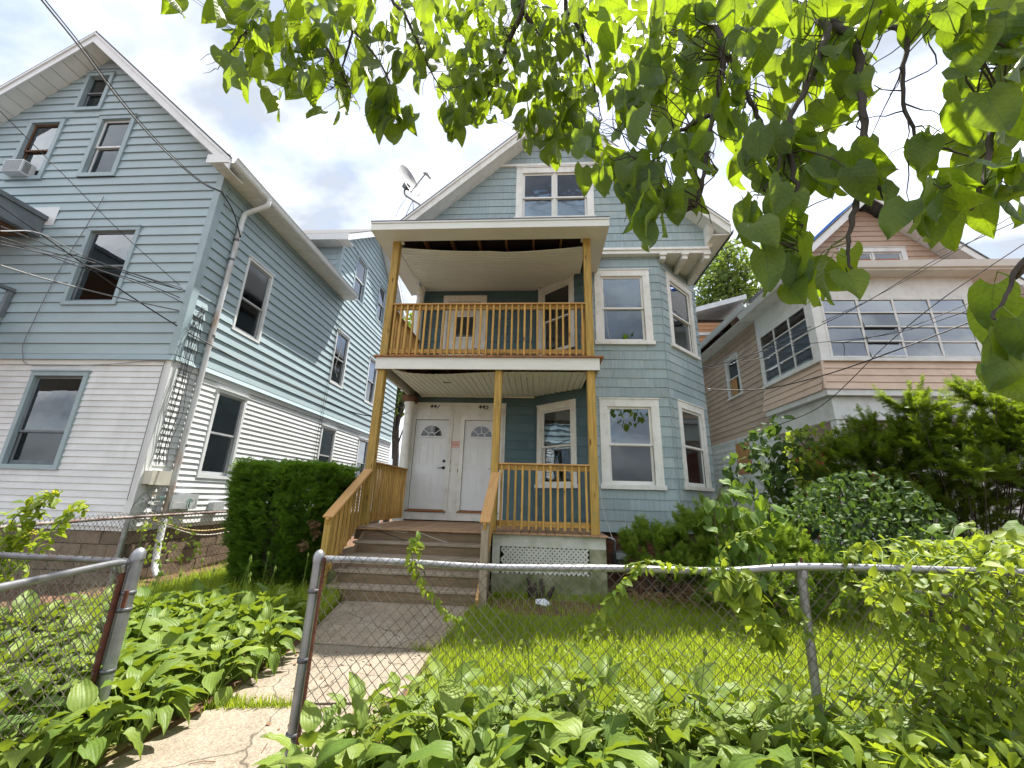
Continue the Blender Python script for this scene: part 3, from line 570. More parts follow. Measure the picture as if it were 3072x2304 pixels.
# --- doors
dsur = MB().fbox(F1,-3.02,-.77,.0,.022,3.30,3.61).fbox(F1,-3.02,-2.985,0,.022,.99,3.30).fbox(F1,-2.04,-1.80,0,.022,.99,3.30).fbox(F1,-.86,-.77,0,.022,.99,3.30).fbox(F1,-2.985,-2.04,0,.022,.99,1.15).fbox(F1,-1.80,-.86,0,.022,.99,1.15)
dsur.fbox(F1,-3.03,-.76,.0221,.034,3.585,3.64).fbox(F1,-2.9,-.85,.0221,.027,3.44,3.452)
ds = dsur.ob('door_surround', 'old_white', HS)
def fan_door(u0, lever):
    u1 = u0+.79; z0, z1 = 1.21, 3.22; uc = (u0+u1)/2
    d = MB().fbox(F1,u0,u1,-.04,.01,z0,z1).ob('door', 'door_white', HS)
    c = MB().fbox(F1,u0-.09,u0-.005,.0225,.055,1.17,z1+.005).fbox(F1,u1+.005,u1+.09,.0225,.055,1.17,z1+.005).fbox(F1,u0-.09,u1+.09,.0225,.056,z1+.005,z1+.09)
    c.fbox(F1,u0-.045,u0-.005,.0555,.066,1.17,z1).fbox(F1,u1+.005,u1+.045,.0555,.066,1.17,z1).fbox(F1,u0-.045,u1+.045,.0565,.067,z1+.005,z1+.045); c.ob('door_casing', 'old_white', d)
    MB().fbox(F1,u0-.05,u1+.05,-.02,.075,1.165,1.2).ob('threshold', 'deck_edge', d)
    for pu in (u0+.14, u0+.45):
        for pz0, pz1 in ((1.42,1.98),(2.18,2.68)):
            m = MB(); pw = .20
            m.fbox(F1,pu,pu+pw,.0102,.016,pz0,pz0+.014).fbox(F1,pu,pu+pw,.0102,.016,pz1-.014,pz1).fbox(F1,pu,pu+.014,.0102,.016,pz0+.014,pz1-.014).fbox(F1,pu+pw-.014,pu+pw,.0102,.016,pz0+.014,pz1-.014)
            m.prism([F1.P(pu+.03,.0102,pz0+.03),F1.P(pu+pw-.03,.0102,pz0+.03),F1.P(pu+pw-.03,.0102,pz1-.03),F1.P(pu+.03,.0102,pz1-.03)], F1.n*.004); m.ob('panel', 'door_white', d)
    zc = 2.84; r = .245
    arc = lambda rr, n=20: [(uc+rr*math.cos(math.pi*k/n), zc+rr*math.sin(math.pi*k/n)) for k in range(n+1)]
    m = MB(); m.prism([F1.P(a,.0105,b) for a, b in arc(r)], F1.n*.003); ob('fanlight', m.mesh(), 'fan_glass', d)
    m = MB(); A, B = arc(r+.035), arc(r)
    for k in range(20): m.hexa([F1.P(*(A[k][0],.0103,A[k][1])),F1.P(A[k+1][0],.0103,A[k+1][1]),F1.P(B[k+1][0],.0103,B[k+1][1]),F1.P(B[k][0],.0103,B[k][1]),F1.P(A[k][0],.03,A[k][1]),F1.P(A[k+1][0],.03,A[k+1][1]),F1.P(B[k+1][0],.03,B[k+1][1]),F1.P(B[k][0],.03,B[k][1])])
    m.fbox(F1,uc-r-.05,uc+r+.05,.0103,.032,zc-.035,zc)
    for ang in (38, 90, 142):
        c_, s_ = math.cos(R(ang)), math.sin(R(ang)); o = Vector((-s_, c_))*.008
        q = [(uc+.08*c_, zc+.08*s_), (uc+r*c_, zc+r*s_)]
        m.prism([F1.P(q[0][0]+o.x,.014,q[0][1]+o.y),F1.P(q[1][0]+o.x,.014,q[1][1]+o.y),F1.P(q[1][0]-o.x,.014,q[1][1]-o.y),F1.P(q[0][0]-o.x,.014,q[0][1]-o.y)], F1.n*.01)
    A, B = arc(.09,10), arc(.074,10)
    for k in range(10): m.hexa([F1.P(A[k][0],.0141,A[k][1]),F1.P(A[k+1][0],.0141,A[k+1][1]),F1.P(B[k+1][0],.0141,B[k+1][1]),F1.P(B[k][0],.0141,B[k][1]),F1.P(A[k][0],.025,A[k][1]),F1.P(A[k+1][0],.025,A[k+1][1]),F1.P(B[k+1][0],.025,B[k+1][1]),F1.P(B[k][0],.025,B[k][1])])
    m.ob('fan_muntins', 'door_white', d)
    ku = u1-.06 if lever else u0+.06
    MB().lathe(F1.P(ku,.01,2.27), [(.032,0),(.032,.018),(.02,.026)], 16, F1.n).ob('deadbolt', 'black', d)
    m = MB().lathe(F1.P(ku,.01,2.12), [(.034,0),(.034,.014),(.014,.018),(.014,.05)], 16, F1.n)
    m.tube([F1.P(ku,.055,2.12),F1.P(ku+(-.06 if lever else .06),.058,2.118),F1.P(ku+(-.13 if lever else .13),.056,2.11)], [.009,.008,.006], 8); m.ob('lever_handle', 'black', d)
M['fan_glass'] = pm('fan_glass', (.03,.04,.045), .06, (.02,.03,.03), 3, spec=.8, objvar=0)
fan_door(-2.885, True); fan_door(-1.715, True)
for txt, a in (('447',-2.475),('445',-1.31)):
    ob('house_number', text_mesh(txt, .165, .3, .0015, .004), 'black', ds, on_wall(F1, a, .03, 3.545))
npz = MB().fbox(F1,-2.03,-1.815,.0223,.026,2.57,2.73).ob('paper_notice', 'paper', ds)
tag(npz, 'pink paper notice with red and dark print stuck between the doors')
ob('print_line', text_mesh('LEGAL NOTICE', .022, 0, 0, .0005), 'ink', npz, on_wall(F1,-1.92,.0268,2.705))
ob('print_line', text_mesh('STOP WORK', .024, 0, .0004, .0005), 'black', npz, on_wall(F1,-1.92,.0268,2.645))
MB().fbox(F1,-1.90,-1.83,.0265,.0285,2.53,2.585).ob('sticker', 'litter', ds)
MB().fbox(F1,-2.03,-1.995,.0225,.04,2.2,2.29).ob('doorbell', 'brass', ds)
for a in (-2.02,-1.83): MB().fbox(F1,a,a+.03,.0225,.036,2.02,2.10).ob('latch_plate', 'brass', ds)
# second-floor porch door
d = MB().fbox(F1,-2.33,-1.5,-.03,.005,D2+.03,6.30).ob('door', 'old_white', HS)
m = MB().fbox(F1,-2.47,-2.335,0,.03,D2,6.31).fbox(F1,-1.495,-1.35,0,.03,D2,6.31).fbox(F1,-2.47,-1.35,0,.031,6.31,6.48); m.ob('door_casing', 'old_white', d)
m = MB().fbox(F1,-2.16,-2.11,.0052,.02,5.28,5.93).fbox(F1,-1.66,-1.61,.0052,.02,5.28,5.93).fbox(F1,-2.11,-1.66,.0052,.02,5.88,5.93).fbox(F1,-2.11,-1.66,.0052,.02,5.28,5.33); m.ob('light_frame', 'old_white', d)
MB().fbox(F1,-2.11,-1.66,.0055,.010,5.33,5.88).ob('pane', 'fan_glass', d)
for z0_ in (4.2,4.55,4.9): MB().fbox(F1,-2.18,-1.62,.0052,.014,z0_,z0_+.24).ob('panel', 'old_white', d)
MB().lathe(F1.P(-1.57,.005,5.0), [(.03,0),(.012,.02),(.03,.045),(.02,.065)], 12, F1.n).ob('knob', 'black', d)
# --- columns
for z0_, z1_ in ((DK,3.60),(D2+.02,6.60)):
    MB().lathe((-3.02,8.88,z0_), [(.125,0),(.125,.10),(.105,.13),(.10,.5),(.092,z1_-z0_-.3),(.088,z1_-z0_-.28),(.1,z1_-z0_-.27),(.09,z1_-z0_-.25),(.105,z1_-z0_-.1),(.12,z1_-z0_-.08),(.12,z1_-z0_)], 20).ob('column', 'old_white', HS)
MB().box(-3.16,-2.88,8.72,9.04,3.60,3.74).ob('column_block', 'brown_wood', HS)
# --- lower deck
rim = MB().box(-3.02,-.75,6.80,6.84,.78,.94).box(-3.0,1.05,6.85,9.05,.80,.935); deck = rim.ob('porch_floor_frame', 'wood_old', HS)
x = -3.05
while x < 1.10:
    wd = .132; bar('deck_board', (x+wd/2,6.72+random.uniform(-.006,.006),.952+random.uniform(-.001,.002)), (x+wd/2,9.07,.952), wd, .026, 'deck', deck, bev=.004); x += .139
# skirt and lattice
sk = MB().box(-.72,1.08,6.80,6.83,.755,.935).ob('skirt_board', 'skirt', HS)
MB().box(-.72,-.60,6.80,6.828,.36,.755).ob('skirt_post', 'skirt', sk); MB().box(.82,1.08,6.79,6.828,.08,.755).ob('skirt_post', 'moss_skirt', sk)
MB().box(-.72,.82,6.79,6.828,.08,.36).ob('bottom_board', 'moss_skirt', sk)
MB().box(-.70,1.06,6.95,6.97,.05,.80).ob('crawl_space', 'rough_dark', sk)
MB().box(1.05,1.08,6.83,8.05,.08,.935).ob('skirt_side', 'moss_skirt', sk)
lx0, lx1, lz0, lz1 = -.60, .82, .36, .755; hgt = lz1-lz0
for s in (1, -1):
    c = lx0-hgt
    while c < lx1+hgt:
        # clip the diagonal to the opening
        pts = []
        for z_ in np.linspace(lz0, lz1, 9):
            x_ = c+(z_-lz0) if s > 0 else c+hgt-(z_-lz0)
            if lx0 <= x_ <= lx1: pts.append((x_, z_))
        if len(pts) > 1:
            y = 6.812 if s > 0 else 6.820
            bar('lattice_slat', (pts[0][0],y,pts[0][1]), (pts[-1][0],y,pts[-1][1]), .006, .034, 'skirt', sk, up=(0,0,1), bev=0)
        c += .074
# --- steps
st = MB().prism([(-2.86,6.78,.94),(-2.86,6.78,.10),(-2.86,5.8,.10),(-2.86,5.8,.22)], (.045,0,0)).ob('stair_stringer', 'wood_old', HS); MB().prism([(-.79,6.78,.94),(-.79,6.78,.10),(-.79,5.8,.10),(-.79,5.8,.22)], (.045,0,0)).ob('stair_stringer', 'wood_old', HS)
tz = [.785,.615,.45,.285]; ty = [6.50,6.25,6.0,5.76]
for k in range(4):
    yb = ([6.79]+ty)[k]
    bar('tread', (-2.90,(ty[k]+yb)/2+.015,tz[k]-.019), (-.74,(ty[k]+yb)/2+.015,tz[k]-.019), yb-ty[k]+.03, .038, 'wood_tread', st, bev=.006)
rz_ = [(.945,.785),(.747,.615),(.577,.45),(.412,.285),(.247,.10)]; ry = [6.785,6.535,6.285,6.035,5.79]
for (a, b), y in zip(rz_, ry): bar('riser', (-2.87,y,(a+b)/2), (-.76,y,(a+b)/2), .022, a-b, 'wood_old', st, bev=.002)
# --- posts
PX = [-2.93,.93]
for x in PX: bar('porch_post', (x,6.9,DK), (x,6.9,3.735), .14, .14, 'wood_post', HS, up=(1,0,0), bev=.006)
bar('porch_post', (-.745,6.9,DK), (-.735,6.9,3.735), .13, .13, 'wood_post', HS, up=(1,0,0), bev=.006)
for x in PX: bar('porch_post', (x,6.9,D2+.02), (x-.01,6.9,6.51), .14, .14, 'wood_post', HS, up=(1,0,0), bev=.006)
# --- second floor deck
bd = MB().box(-3.03,1.08,6.78,6.815,3.73,3.955).box(-3.03,-2.995,6.815,9.08,3.73,3.955).box(1.045,1.08,6.815,8.08,3.73,3.955).ob('white_beam', 'clean_white', HS)
x = -3.07
while x < 1.08: MB().box(x,x+.134,6.735+random.uniform(0,.008),9.07,3.957,D2+random.uniform(-.002,.002)).ob('deck_board', 'deck_edge', bd); x += .141
j = -2.6
while j < 1.0: bar('joist', (j,6.85,3.89), (j,9.05 if j < -.1 else 8.1,3.89), .04, .10, 'joist', bd); j += .41
# lower ceiling: vinyl strips running front to back
def cz1(x, y):
    f = (y-6.84)/2.2; e = max(0, (-2.35-x)/.45); return 3.735+.06*f-.07*math.exp(-((x+1.9)/.8)**2)*(1-f)*.8-.03*(1-f)+.10*e*e*(1-f)
x = -2.82; cl = MB().box(-2.82,-.1,9.03,9.06,3.77,3.80).ob('ceiling_trim', 'vinyl_ceiling', HS)
while x < .86:
    x1 = min(x+.118, .9); ye = 9.05 if x1 < -.1 else 9.05-(x1+.1)*1.0/1.12; ysn = [6.84+(ye-6.84)*k/6 for k in range(7)]; m = MB()
    for ya, yb_ in zip(ysn, ysn[1:]):
        for (a, b, o) in ((x, x1-.014, 0), (x1-.014, x1, .010)):
            m.add([(a,ya,cz1(a,ya)+o),(b,ya,cz1(b,ya)+o),(b,yb_,cz1(b,yb_)+o),(a,yb_,cz1(a,yb_)+o)], [(0,1,2,3)])
        m.add([(x1-.014,ya,cz1(x1,ya)),(x1-.014,yb_,cz1(x1,yb_)),(x1-.014,yb_,cz1(x1,yb_)+.01),(x1-.014,ya,cz1(x1,ya)+.01)], [(0,1,2,3)])
    m.ob('ceiling_strip', 'vinyl_ceiling', cl); x = x1
MB().box(-1.92,-1.78,7.5,7.56,3.690,3.70).ob('ceiling_hole_plate', 'black', cl)
# --- porch roof
pr = MB().prism([(-3.34,6.43,6.665),(1.31,6.43,6.665),(1.31,6.43,6.69),(-3.34,6.43,6.69)], (0,1.55,.28)).ob('porch_roof', 'shingle_roof', HS)
MB().box(-3.33,1.30,6.45,6.475,6.49,6.662).ob('fascia', 'clean_white', pr)
MB().box(-3.33,-3.305,6.475,9.1,6.49,6.7).ob('fascia', 'clean_white', pr); MB().box(1.275,1.30,6.475,8.06,6.49,6.7).ob('fascia', 'clean_white', pr)
MB().box(-3.34,1.31,6.432,6.449,6.635,6.664).ob('drip_edge', 'white_alu', pr)
for a in (( -3.305,1.275,6.475,6.83),(-3.305,-2.99,6.83,9.08),(1.0,1.275,6.83,8.06)):
    MB().box(a[0],a[1],a[2],a[3],6.495,6.515).ob('soffit', 'clean_white', pr)
MB().box(-3.0,1.0,6.80,6.83,6.515,6.72).ob('beam', 'rough_dark', pr)
MB().box(-2.99,1.0,6.84,9.08,6.74,6.76).ob('roof_deck', 'rough_dark', pr)
j = -2.42
while j < .95: bar('joist', (j,6.84,6.66), (j,9.05 if j < -.1 else 8.08,6.70), .04, .14, 'joist', pr); j += .57
for x in (-2.83,.84): MB().box(x-.03,x+.03,6.86,6.92,6.47,6.512).ob('soffit_channel', 'clean_white', pr)
def cz2(x, y):
    f = (y-7.0)/2.05; u = (x+1.0)/1.92; return 6.43+.17*f-.12*(1-u*u)*(1-f)**1.2+(.03*(1-f) if x < -1 else 0)
MB().box(-2.95,-.1,9.02,9.06,6.60,6.64).ob('ceiling_trim', 'vinyl_ceiling', pr)
y = 7.0
while y < 9.0:
    y1 = min(y+.118, 9.05); m = MB(); ym = (y+y1)/2
    xe = .92 if ym < 8.1 else .95-(ym-8.1)*1.12; xsn = [-2.97+(xe+2.97)*k/12 for k in range(13)]
    for xa, xb in zip(xsn, xsn[1:]):
        for a, b, o in ((y, y1-.014, 0), (y1-.014, y1, .01)):
            m.add([(xa,a,cz2(xa,a)+o),(xb,a,cz2(xb,a)+o),(xb,b,cz2(xb,b)+o),(xa,b,cz2(xa,b)+o)], [(0,1,2,3)])
        m.add([(xa,y,cz2(xa,y)),(xb,y,cz2(xb,y)),(xb,y,cz2(xb,y)+.011),(xa,y,cz2(xa,y)+.011)], [(0,1,2,3)])
    m.ob('ceiling_strip', 'vinyl_ceiling', pr); y = y1
# --- railings
def railing(p0, p1, zc, side, n, zb, ztop=None, cap=True):
    """level railing between two points; side = offset of the balusters from the rail line"""
    p0 = Vector(p0); p1 = Vector(p1); o = Vector(side); Z = Vector((0,0,1))
    top = bar('railing', p0+Z*(zc-.07), p1+Z*(zc-.07), .038, .088, 'wood', HS)
    bar('bottom_rail', p0+Z*zb, p1+Z*zb, .038, .088, 'wood', top)
    if cap: bar('rail_cap', p0+Z*(zc-.012)+o*.3, p1+Z*(zc-.012)+o*.3, .115, .026, 'wood_cap', top, bev=.004)
    for k in range(n):
        q = p0.lerp(p1, (k+.5)/n)+o; dx = random.uniform(-.004,.004)
        bar('baluster', q+Vector((dx,0,zb-.085)), q+Vector((-dx,0,zc-.028)), .036, .036, 'wood', top, up=(1,0,0), bev=.002)
railing((-2.86,6.9,0),(.86,6.9,0), 5.09, (0,-.038,0), 31, 4.115)
railing((-2.95,6.97,0),(-2.95,8.82,0), 5.09, (.038,0,0), 15, 4.115)
railing((.95,6.97,0),(.95,8.05,0), 5.09, (-.038,0,0), 8, 4.115)
railing((-.675,6.9,0),(.86,6.9,0), 2.075, (0,-.038,0), 13, 1.10)
railing((-2.95,6.97,0),(-2.95,8.82,0), 2.06, (.038,0,0), 15, 1.12)
bar('rail_post', (-2.95,8.78,DK),(-2.95,8.78,2.03), .04, .088, 'wood', HS)
for x, s in ((-2.93,1),(-.715,1)):
    nw = bar('newel_post', (x,5.74,.06), (x,5.74,1.165), .10, .10, 'wood_post' if x < -1 else 'wood_tread', HS, up=(1,0,0), bev=.004)
    A, B = Vector((x,5.66,1.17)), Vector((x,6.83,1.90))
    sr = bar('stair_rail', A-Vector((0,0,.06)), B-Vector((0,0,.06)), .04, .088, 'wood', HS)
    bar('rail_cap', A, B, .15, .03, 'wood_cap', sr, bev=.005)
    bar('bottom_rail', Vector((x-.055,5.60,.20)), Vector((x-.055,6.82,1.06)), .036, .088, 'wood_cap', sr)
    for k in range(8):
        y = 5.86+.125*k; f = (y-5.66)/1.17; zt_ = 1.17+.73*f-.06; zb_ = .20+.86*(y-5.60)/1.22-.02
        bar('baluster', (x-.02,y,zb_), (x-.02,y,zt_), .036, .036, 'wood', sr, up=(1,0,0), bev=.002)
# cables stapled under the deck edge and along the bay
wire('deck_cable', smooth_path([atY(x,y,6.775) for x, y in [(740,1150),(790,1136),(870,1150),(890,1145),(960,1170),(1010,1176),(1045,1174)]]), .006, 'cable_white', 'white cable draped along the front of the porch steps', 'cable')
wire('deck_cable', smooth_path([atY(x,y,6.77) for x, y in [(735,1160),(785,1140),(840,1155),(890,1172),(905,1175)]]), .005, 'cable', 'thin black cable looped under the porch floor edge', 'cable')
wire('wall_cable', smooth_path([(1.20,6.85,.9),(1.16,7.6,1.5),(1.12,8.05,3.0),(1.13,8.06,5.2),(1.3,8.05,6.9)]), .005, 'cable_white', 'thin white cable hanging down beside the right porch post', 'cable')
wire('wall_cable', smooth_path([(1.30,8.05,6.9),(1.42,7.98,5.8),(1.55,8.0,4.6),(2.0,8.02,4.0),(2.6,8.05,3.6),(2.78,8.15,3.2),(2.75,8.1,1.6)]), .004, 'cable_white', 'loose pale cable dangling across the blue bay window wall', 'cable')
def zf(ox, oy, s): return lambda x, y: ((ox+x/s)/KD, (oy+y/s)/KD)     # zoomed picture -> D coordinates
z1 = zf(0,0,2.16); z2 = zf(600,500,2.765); z3 = zf(0,700,2.765); z4 = zf(300,1050,2.765); z5 = zf(0,1400,1.8356); z7 = zf(1100,350,2.011); zr = zf(2050,500,2.0734); r2 = zf(2050,1100,2.1644)
# ================================================================== LEFT HOUSE
LH = thing('house', 'grey-blue vinyl sided house with a steep front gable and white siding on its ground floor', 'house', (-9.7, 6, 0))
A = Fr(0,6.0,1,0); S = Fr(-6.23,0,0,1)
LC, LT, LS = -9.72, 11.06, .906
def llim(z): hw = max(0, min(3.49, (LT-.27-z)/LS)); return (LC-hw, LC+hw)
fw = [(-8.71,-7.65,1.73,3.37),(-8.67,-7.60,4.64,6.28),(-9.38,-8.55,7.50,9.08),(-11.0,-10.16,7.47,9.05),(-10.1,-9.46,9.28,10.34)]
fh = [hole(*w) for w in fw]
wl = wall_sheet(LH, A, .85, LT-.28, llim, fh, 'white_vinyl')
siding(wl, A, .92, 3.50, .103, lim(LC-3.49,-6.25), fh, 'white_vinyl', .02)
siding(wl, A, 3.70, LT-.29, .20, llim, fh, 'blue_vinyl', .03)
m = MB(); m.hexa([A.P(LC-3.49,.075,3.585),A.P(-6.20,.075,3.585),A.P(-6.20,-.01,3.585),A.P(LC-3.49,-.01,3.585),A.P(LC-3.49,.022,3.70),A.P(-6.20,.022,3.70),A.P(-6.20,-.01,3.70),A.P(LC-3.49,-.01,3.70)]); m.ob('belt_flashing', 'blue_vinyl', LH)
MB().fbox(A,LC-3.49,-6.22,-.01,.03,3.50,3.585).ob('belt_board', 'soffit', LH)
sw_ = [(7.01,7.83,4.63,6.32),(10.89,11.72,4.66,6.36),(13.35,14.15,4.66,6.36),(7.03,7.85,1.70,3.39),(10.92,11.75,1.70,3.37),(13.37,14.2,1.70,3.37),(11.4,12.26,7.81,9.38),(13.36,14.11,7.9,9.44)]
sh = [hole(*w) for w in sw_]
def wlim(z):
    if z <= 9.2: return (10.45, 14.95)
    hw = max(0, 2.25*(1-(z-9.2)/1.85)); return (12.7-hw, 12.7+hw)
wsd = wall_sheet(LH, S, .85, 7.42, lim(6.0,16.4), sh, 'white_vinyl'); wall_sheet(LH, S, 7.42, 11.0, wlim, sh, 'blue_vinyl')
siding(wsd, S, .92, 3.50, .103, lim(6.02,16.4), sh, 'white_vinyl', .02)
siding(wsd, S, 3.70, 7.42, .2, lim(6.02,16.4), sh, 'blue_vinyl', .03); siding(wsd, S, 7.42, 11.0, .2, wlim, sh, 'blue_vinyl', .03)
m = MB(); m.hexa([S.P(6.0,.06,3.60),S.P(16.4,.06,3.60),S.P(16.4,-.01,3.60),S.P(6.0,-.01,3.60),S.P(6.0,.022,3.70),S.P(16.4,.022,3.70),S.P(16.4,-.01,3.70),S.P(6.0,-.01,3.70)]); m.ob('belt_flashing', 'blue_vinyl', LH)
MB().fbox(S,6.03,16.4,-.01,.026,3.50,3.60).ob('belt_board', 'white_vinyl', LH)
# small wall of the wing above the main roof
W = Fr(0,10.45,1,0)
def wl2(z): return (min(-6.24, max(-7.7, LC+(LT-z)/LS)), -6.23)
wv = wall_sheet(LH, W, 7.92, 9.2, wl2, [], 'blue_vinyl'); siding(wv, W, 7.92, 9.2, .2, wl2, [], 'blue_vinyl', .02)
# corner posts
MB().box(-6.33,-6.195,5.965,6.0,3.70,7.42).box(-6.23,-6.195,6.0,6.10,3.70,7.42).ob('corner_post', 'blue_trim', LH)
MB().box(-6.33,-6.197,5.967,6.0,.90,3.50).box(-6.23,-6.197,6.0,6.10,.90,3.50).ob('corner_post', 'white_vinyl', LH)
MB().box(-6.30,-6.20,10.415,10.45,7.45,9.2).box(-6.23,-6.2,10.45,10.55,7.45,9.2).ob('corner_post', 'blue_trim', LH)
MB().box(-13.2,-6.3,16.3,16.4,0,9).box(-13.2,-13.1,6.1,16.3,0,7.4).ob('back_wall', 'blue_vinyl', LH)
# windows
window(LH, A, *fw[0], casing='blue_trim', cw=.075, sash='grey_trim', glass='glass', lower='glass_screen', split=.36, inner=('shade_grey',.72,1), sill=False, proud=.045)
window(LH, A, *fw[1], casing='blue_trim', cw=.075, sash='grey_trim', glass='glass', blind=(.28,1), inner=('shade_blue',0,.2), sill=False, proud=.045)
window(LH, A, *fw[2], casing='blue_trim', cw=.09, sash='white_alu', glass='glass_blue', lower='glass_blue', blind=(0,.5), sill=False, proud=.05)
wac = window(LH, A, *fw[3], casing='blue_trim', cw=.09, sash='brown_wood', glass='glass', sill=False, proud=.05)
window(LH, A, *fw[4], casing='blue_trim', cw=.08, sash='grey_trim', glass='glass_screen', sill=False, proud=.05)
for i, w in enumerate(sw_):
    if i == 0: window(LH, S, *w, casing='white_alu', cw=.055, sash='box_grey', glass='glass_screen', lower='glass_screen', split=.45, inner=('shade_grey',.0,.25), sill=False)
    elif i == 3: window(LH, S, *w, casing='white_alu', cw=.06, sash='box_grey', glass='glass', inner=('shade_grey',.5,1), blind=(.05,.4), sill=False)
    elif i < 6: window(LH, S, *w, casing='white_alu', cw=.06, sash='box_grey', glass='glass', lower='glass_screen', inner=('shade_grey',.45,1), sill=False)
    else: window(LH, S, *w, casing='blue_trim', cw=.07, sash='white_alu', glass='glass_blue', lower='glass_blue', sill=False)
# roof
rf = MB(); zt = lambda x: LT-LS*abs(x-LC); e = -5.79; yf = 5.6
rf.prism([(LC,yf-.02,LT),(e,yf-.02,zt(e)),(e,yf-.02,zt(e)-.04),(LC,yf-.02,LT-.04)], (0,5.3,0)).prism([(LC,yf-.02,LT),(-13.65,yf-.02,zt(-13.65)),(-13.65,yf-.02,zt(-13.65)-.04),(LC,yf-.02,LT-.04)], (0,11,0))
roof = rf.ob('roof', 'shingle_roof', LH)
for s, ee in ((1,e),(-1,-13.65)):
    MB().prism([(LC,yf,LT-.042),(ee,yf,zt(ee)-.042),(ee,yf,zt(ee)-.26),(LC,yf,LT-.30)], (0,.03,0)).ob('rake_board', 'white_alu', roof)
    MB().prism([(LC,yf-.025,LT-.043),(ee,yf-.025,zt(ee)-.043),(ee,yf-.025,zt(ee)-.10),(LC,yf-.025,LT-.10)], (0,.024,0)).ob('rake_trim', 'white_alu', roof)
    n = 20; xs_ = [LC+(ee-LC)*k/n for k in range(n+1)]
    for xa, xb in zip(xs_, xs_[1:]):
        g_ = (xb-xa)*.06; q = [(xa,yf+.031,zt(xa)-.27),(xb-g_,yf+.031,zt(xb-g_)-.27),(xb-g_,yf+.39,zt(xb-g_)-.27),(xa,yf+.39,zt(xa)-.27)]
        MB().prism(q, (0,0,.012)).ob('soffit_panel', 'soffit', roof)
y = 5.62
while y < 10.9: MB().box(-6.21,-5.80,y,y+.142,7.395,7.41).ob('soffit_panel', 'soffit', roof); y += .15
MB().box(-5.80,-5.785,5.63,10.9,7.36,7.50).ob('fascia', 'white_alu', roof)
MB().box(-6.25,-5.79,5.58,5.6,7.36,7.55).ob('eave_return', 'white_alu', roof)
gp = [(0,0),(0,-.12),(.06,-.12),(.085,-.09),(.10,-.03),(.12,0),(.108,0),(.09,-.03),(.072,-.085),(.055,-.108),(.012,-.108),(.012,0)]
gut = MB().prism([(-5.784+a,5.62,7.49+b) for a, b in gp], (0,5.25,0)).ob('gutter', 'white_alu', roof)
dsp = MB().tube(smooth_path([(-5.72,6.62,7.38),(-5.74,6.62,7.26),(-5.85,6.60,7.18),(-6.08,6.58,7.06),(-6.15,6.57,6.95),(-6.15,6.56,6.6)]), .05, 10).ob('downspout', 'white_alu', roof)
MB().tube([(-6.15,6.56,6.62),(-6.15,6.53,4.2),(-6.15,6.51,1.0)], .048, 10).ob('pipe', 'downspout', dsp)
MB().tube([(-6.14,6.51,1.02),(-6.1,6.49,.5),(-6.05,6.47,.28),(-5.9,6.40,.17)], [.048,.048,.048,.045], 10).ob('outlet_pipe', 'white_alu', dsp)
for zz_ in (6.35,5.9,4.25,2.2): MB().lathe((-6.15,6.54,zz_), [(.054,0),(.054,.04)], 12).ob('strap', 'galv_dark', dsp)
# wing roof (cross gable facing the main house)
wr = MB(); wt = lambda y: 11.36-.82*abs(y-12.7)
for ye in (10.02, 15.4): wr.prism([(-5.83,12.7,wt(12.7)),(-5.83,ye,wt(ye)),(-5.83,ye,wt(ye)-.04),(-5.83,12.7,wt(12.7)-.04)], (-4.2,0,0))
wo = wr.ob('wing_roof', 'shingle_roof', LH)
for ye in (10.02, 15.4):
    MB().prism([(-5.83,12.7,wt(12.7)-.042),(-5.83,ye,wt(ye)-.042),(-5.83,ye,wt(ye)-.26),(-5.83,12.7,wt(12.7)-.28)], (-.03,0,0)).ob('rake_board', 'white_alu', wo)
    n = 12; yy = [12.7+(ye-12.7)*k/n for k in range(n+1)]
    for a, b in zip(yy, yy[1:]): MB().prism([(-5.87,a,wt(a)-.25),(-5.87,b-.012,wt(b)-.25),(-6.22,b-.012,wt(b)-.25),(-6.22,a,wt(a)-.25)], (0,0,.012)).ob('soffit_panel', 'soffit', wo)
MB().box(-7.9,-5.83,10.0,10.02,8.93,9.14).ob('fascia', 'white_alu', wo)
x = -7.8
while x < -5.9: MB().box(x,x+.14,10.03,10.43,8.96,8.975).ob('soffit_panel', 'soffit', wo); x += .15
# foundation of stone blocks
fd = MB().box(-13.1,-6.32,6.10,16.3,-.2,.86).ob('foundation', 'mortar', LH)
z = -.1; r_ = 0
while z < .8:
    h_ = .19; x = -9.6 + (.2 if r_ % 2 else 0)
    while x < -6.45:
        w_ = random.uniform(.34,.5); x2 = min(x+w_,-6.29); MB().box(x,x2-.012,6.045+random.uniform(-.012,.008),6.12,z,z+h_-.012).ob('stone_block', 'stone', fd); x = x2
    y = 6.05+(.15 if r_ % 2 else 0)
    while y < 10.5:
        w_ = random.uniform(.34,.5); MB().box(-6.34,-6.275+random.uniform(-.008,.012),y,y+w_-.012,z,z+h_-.012).ob('stone_block', 'stone', fd); y += w_
    z += h_; r_ += 1
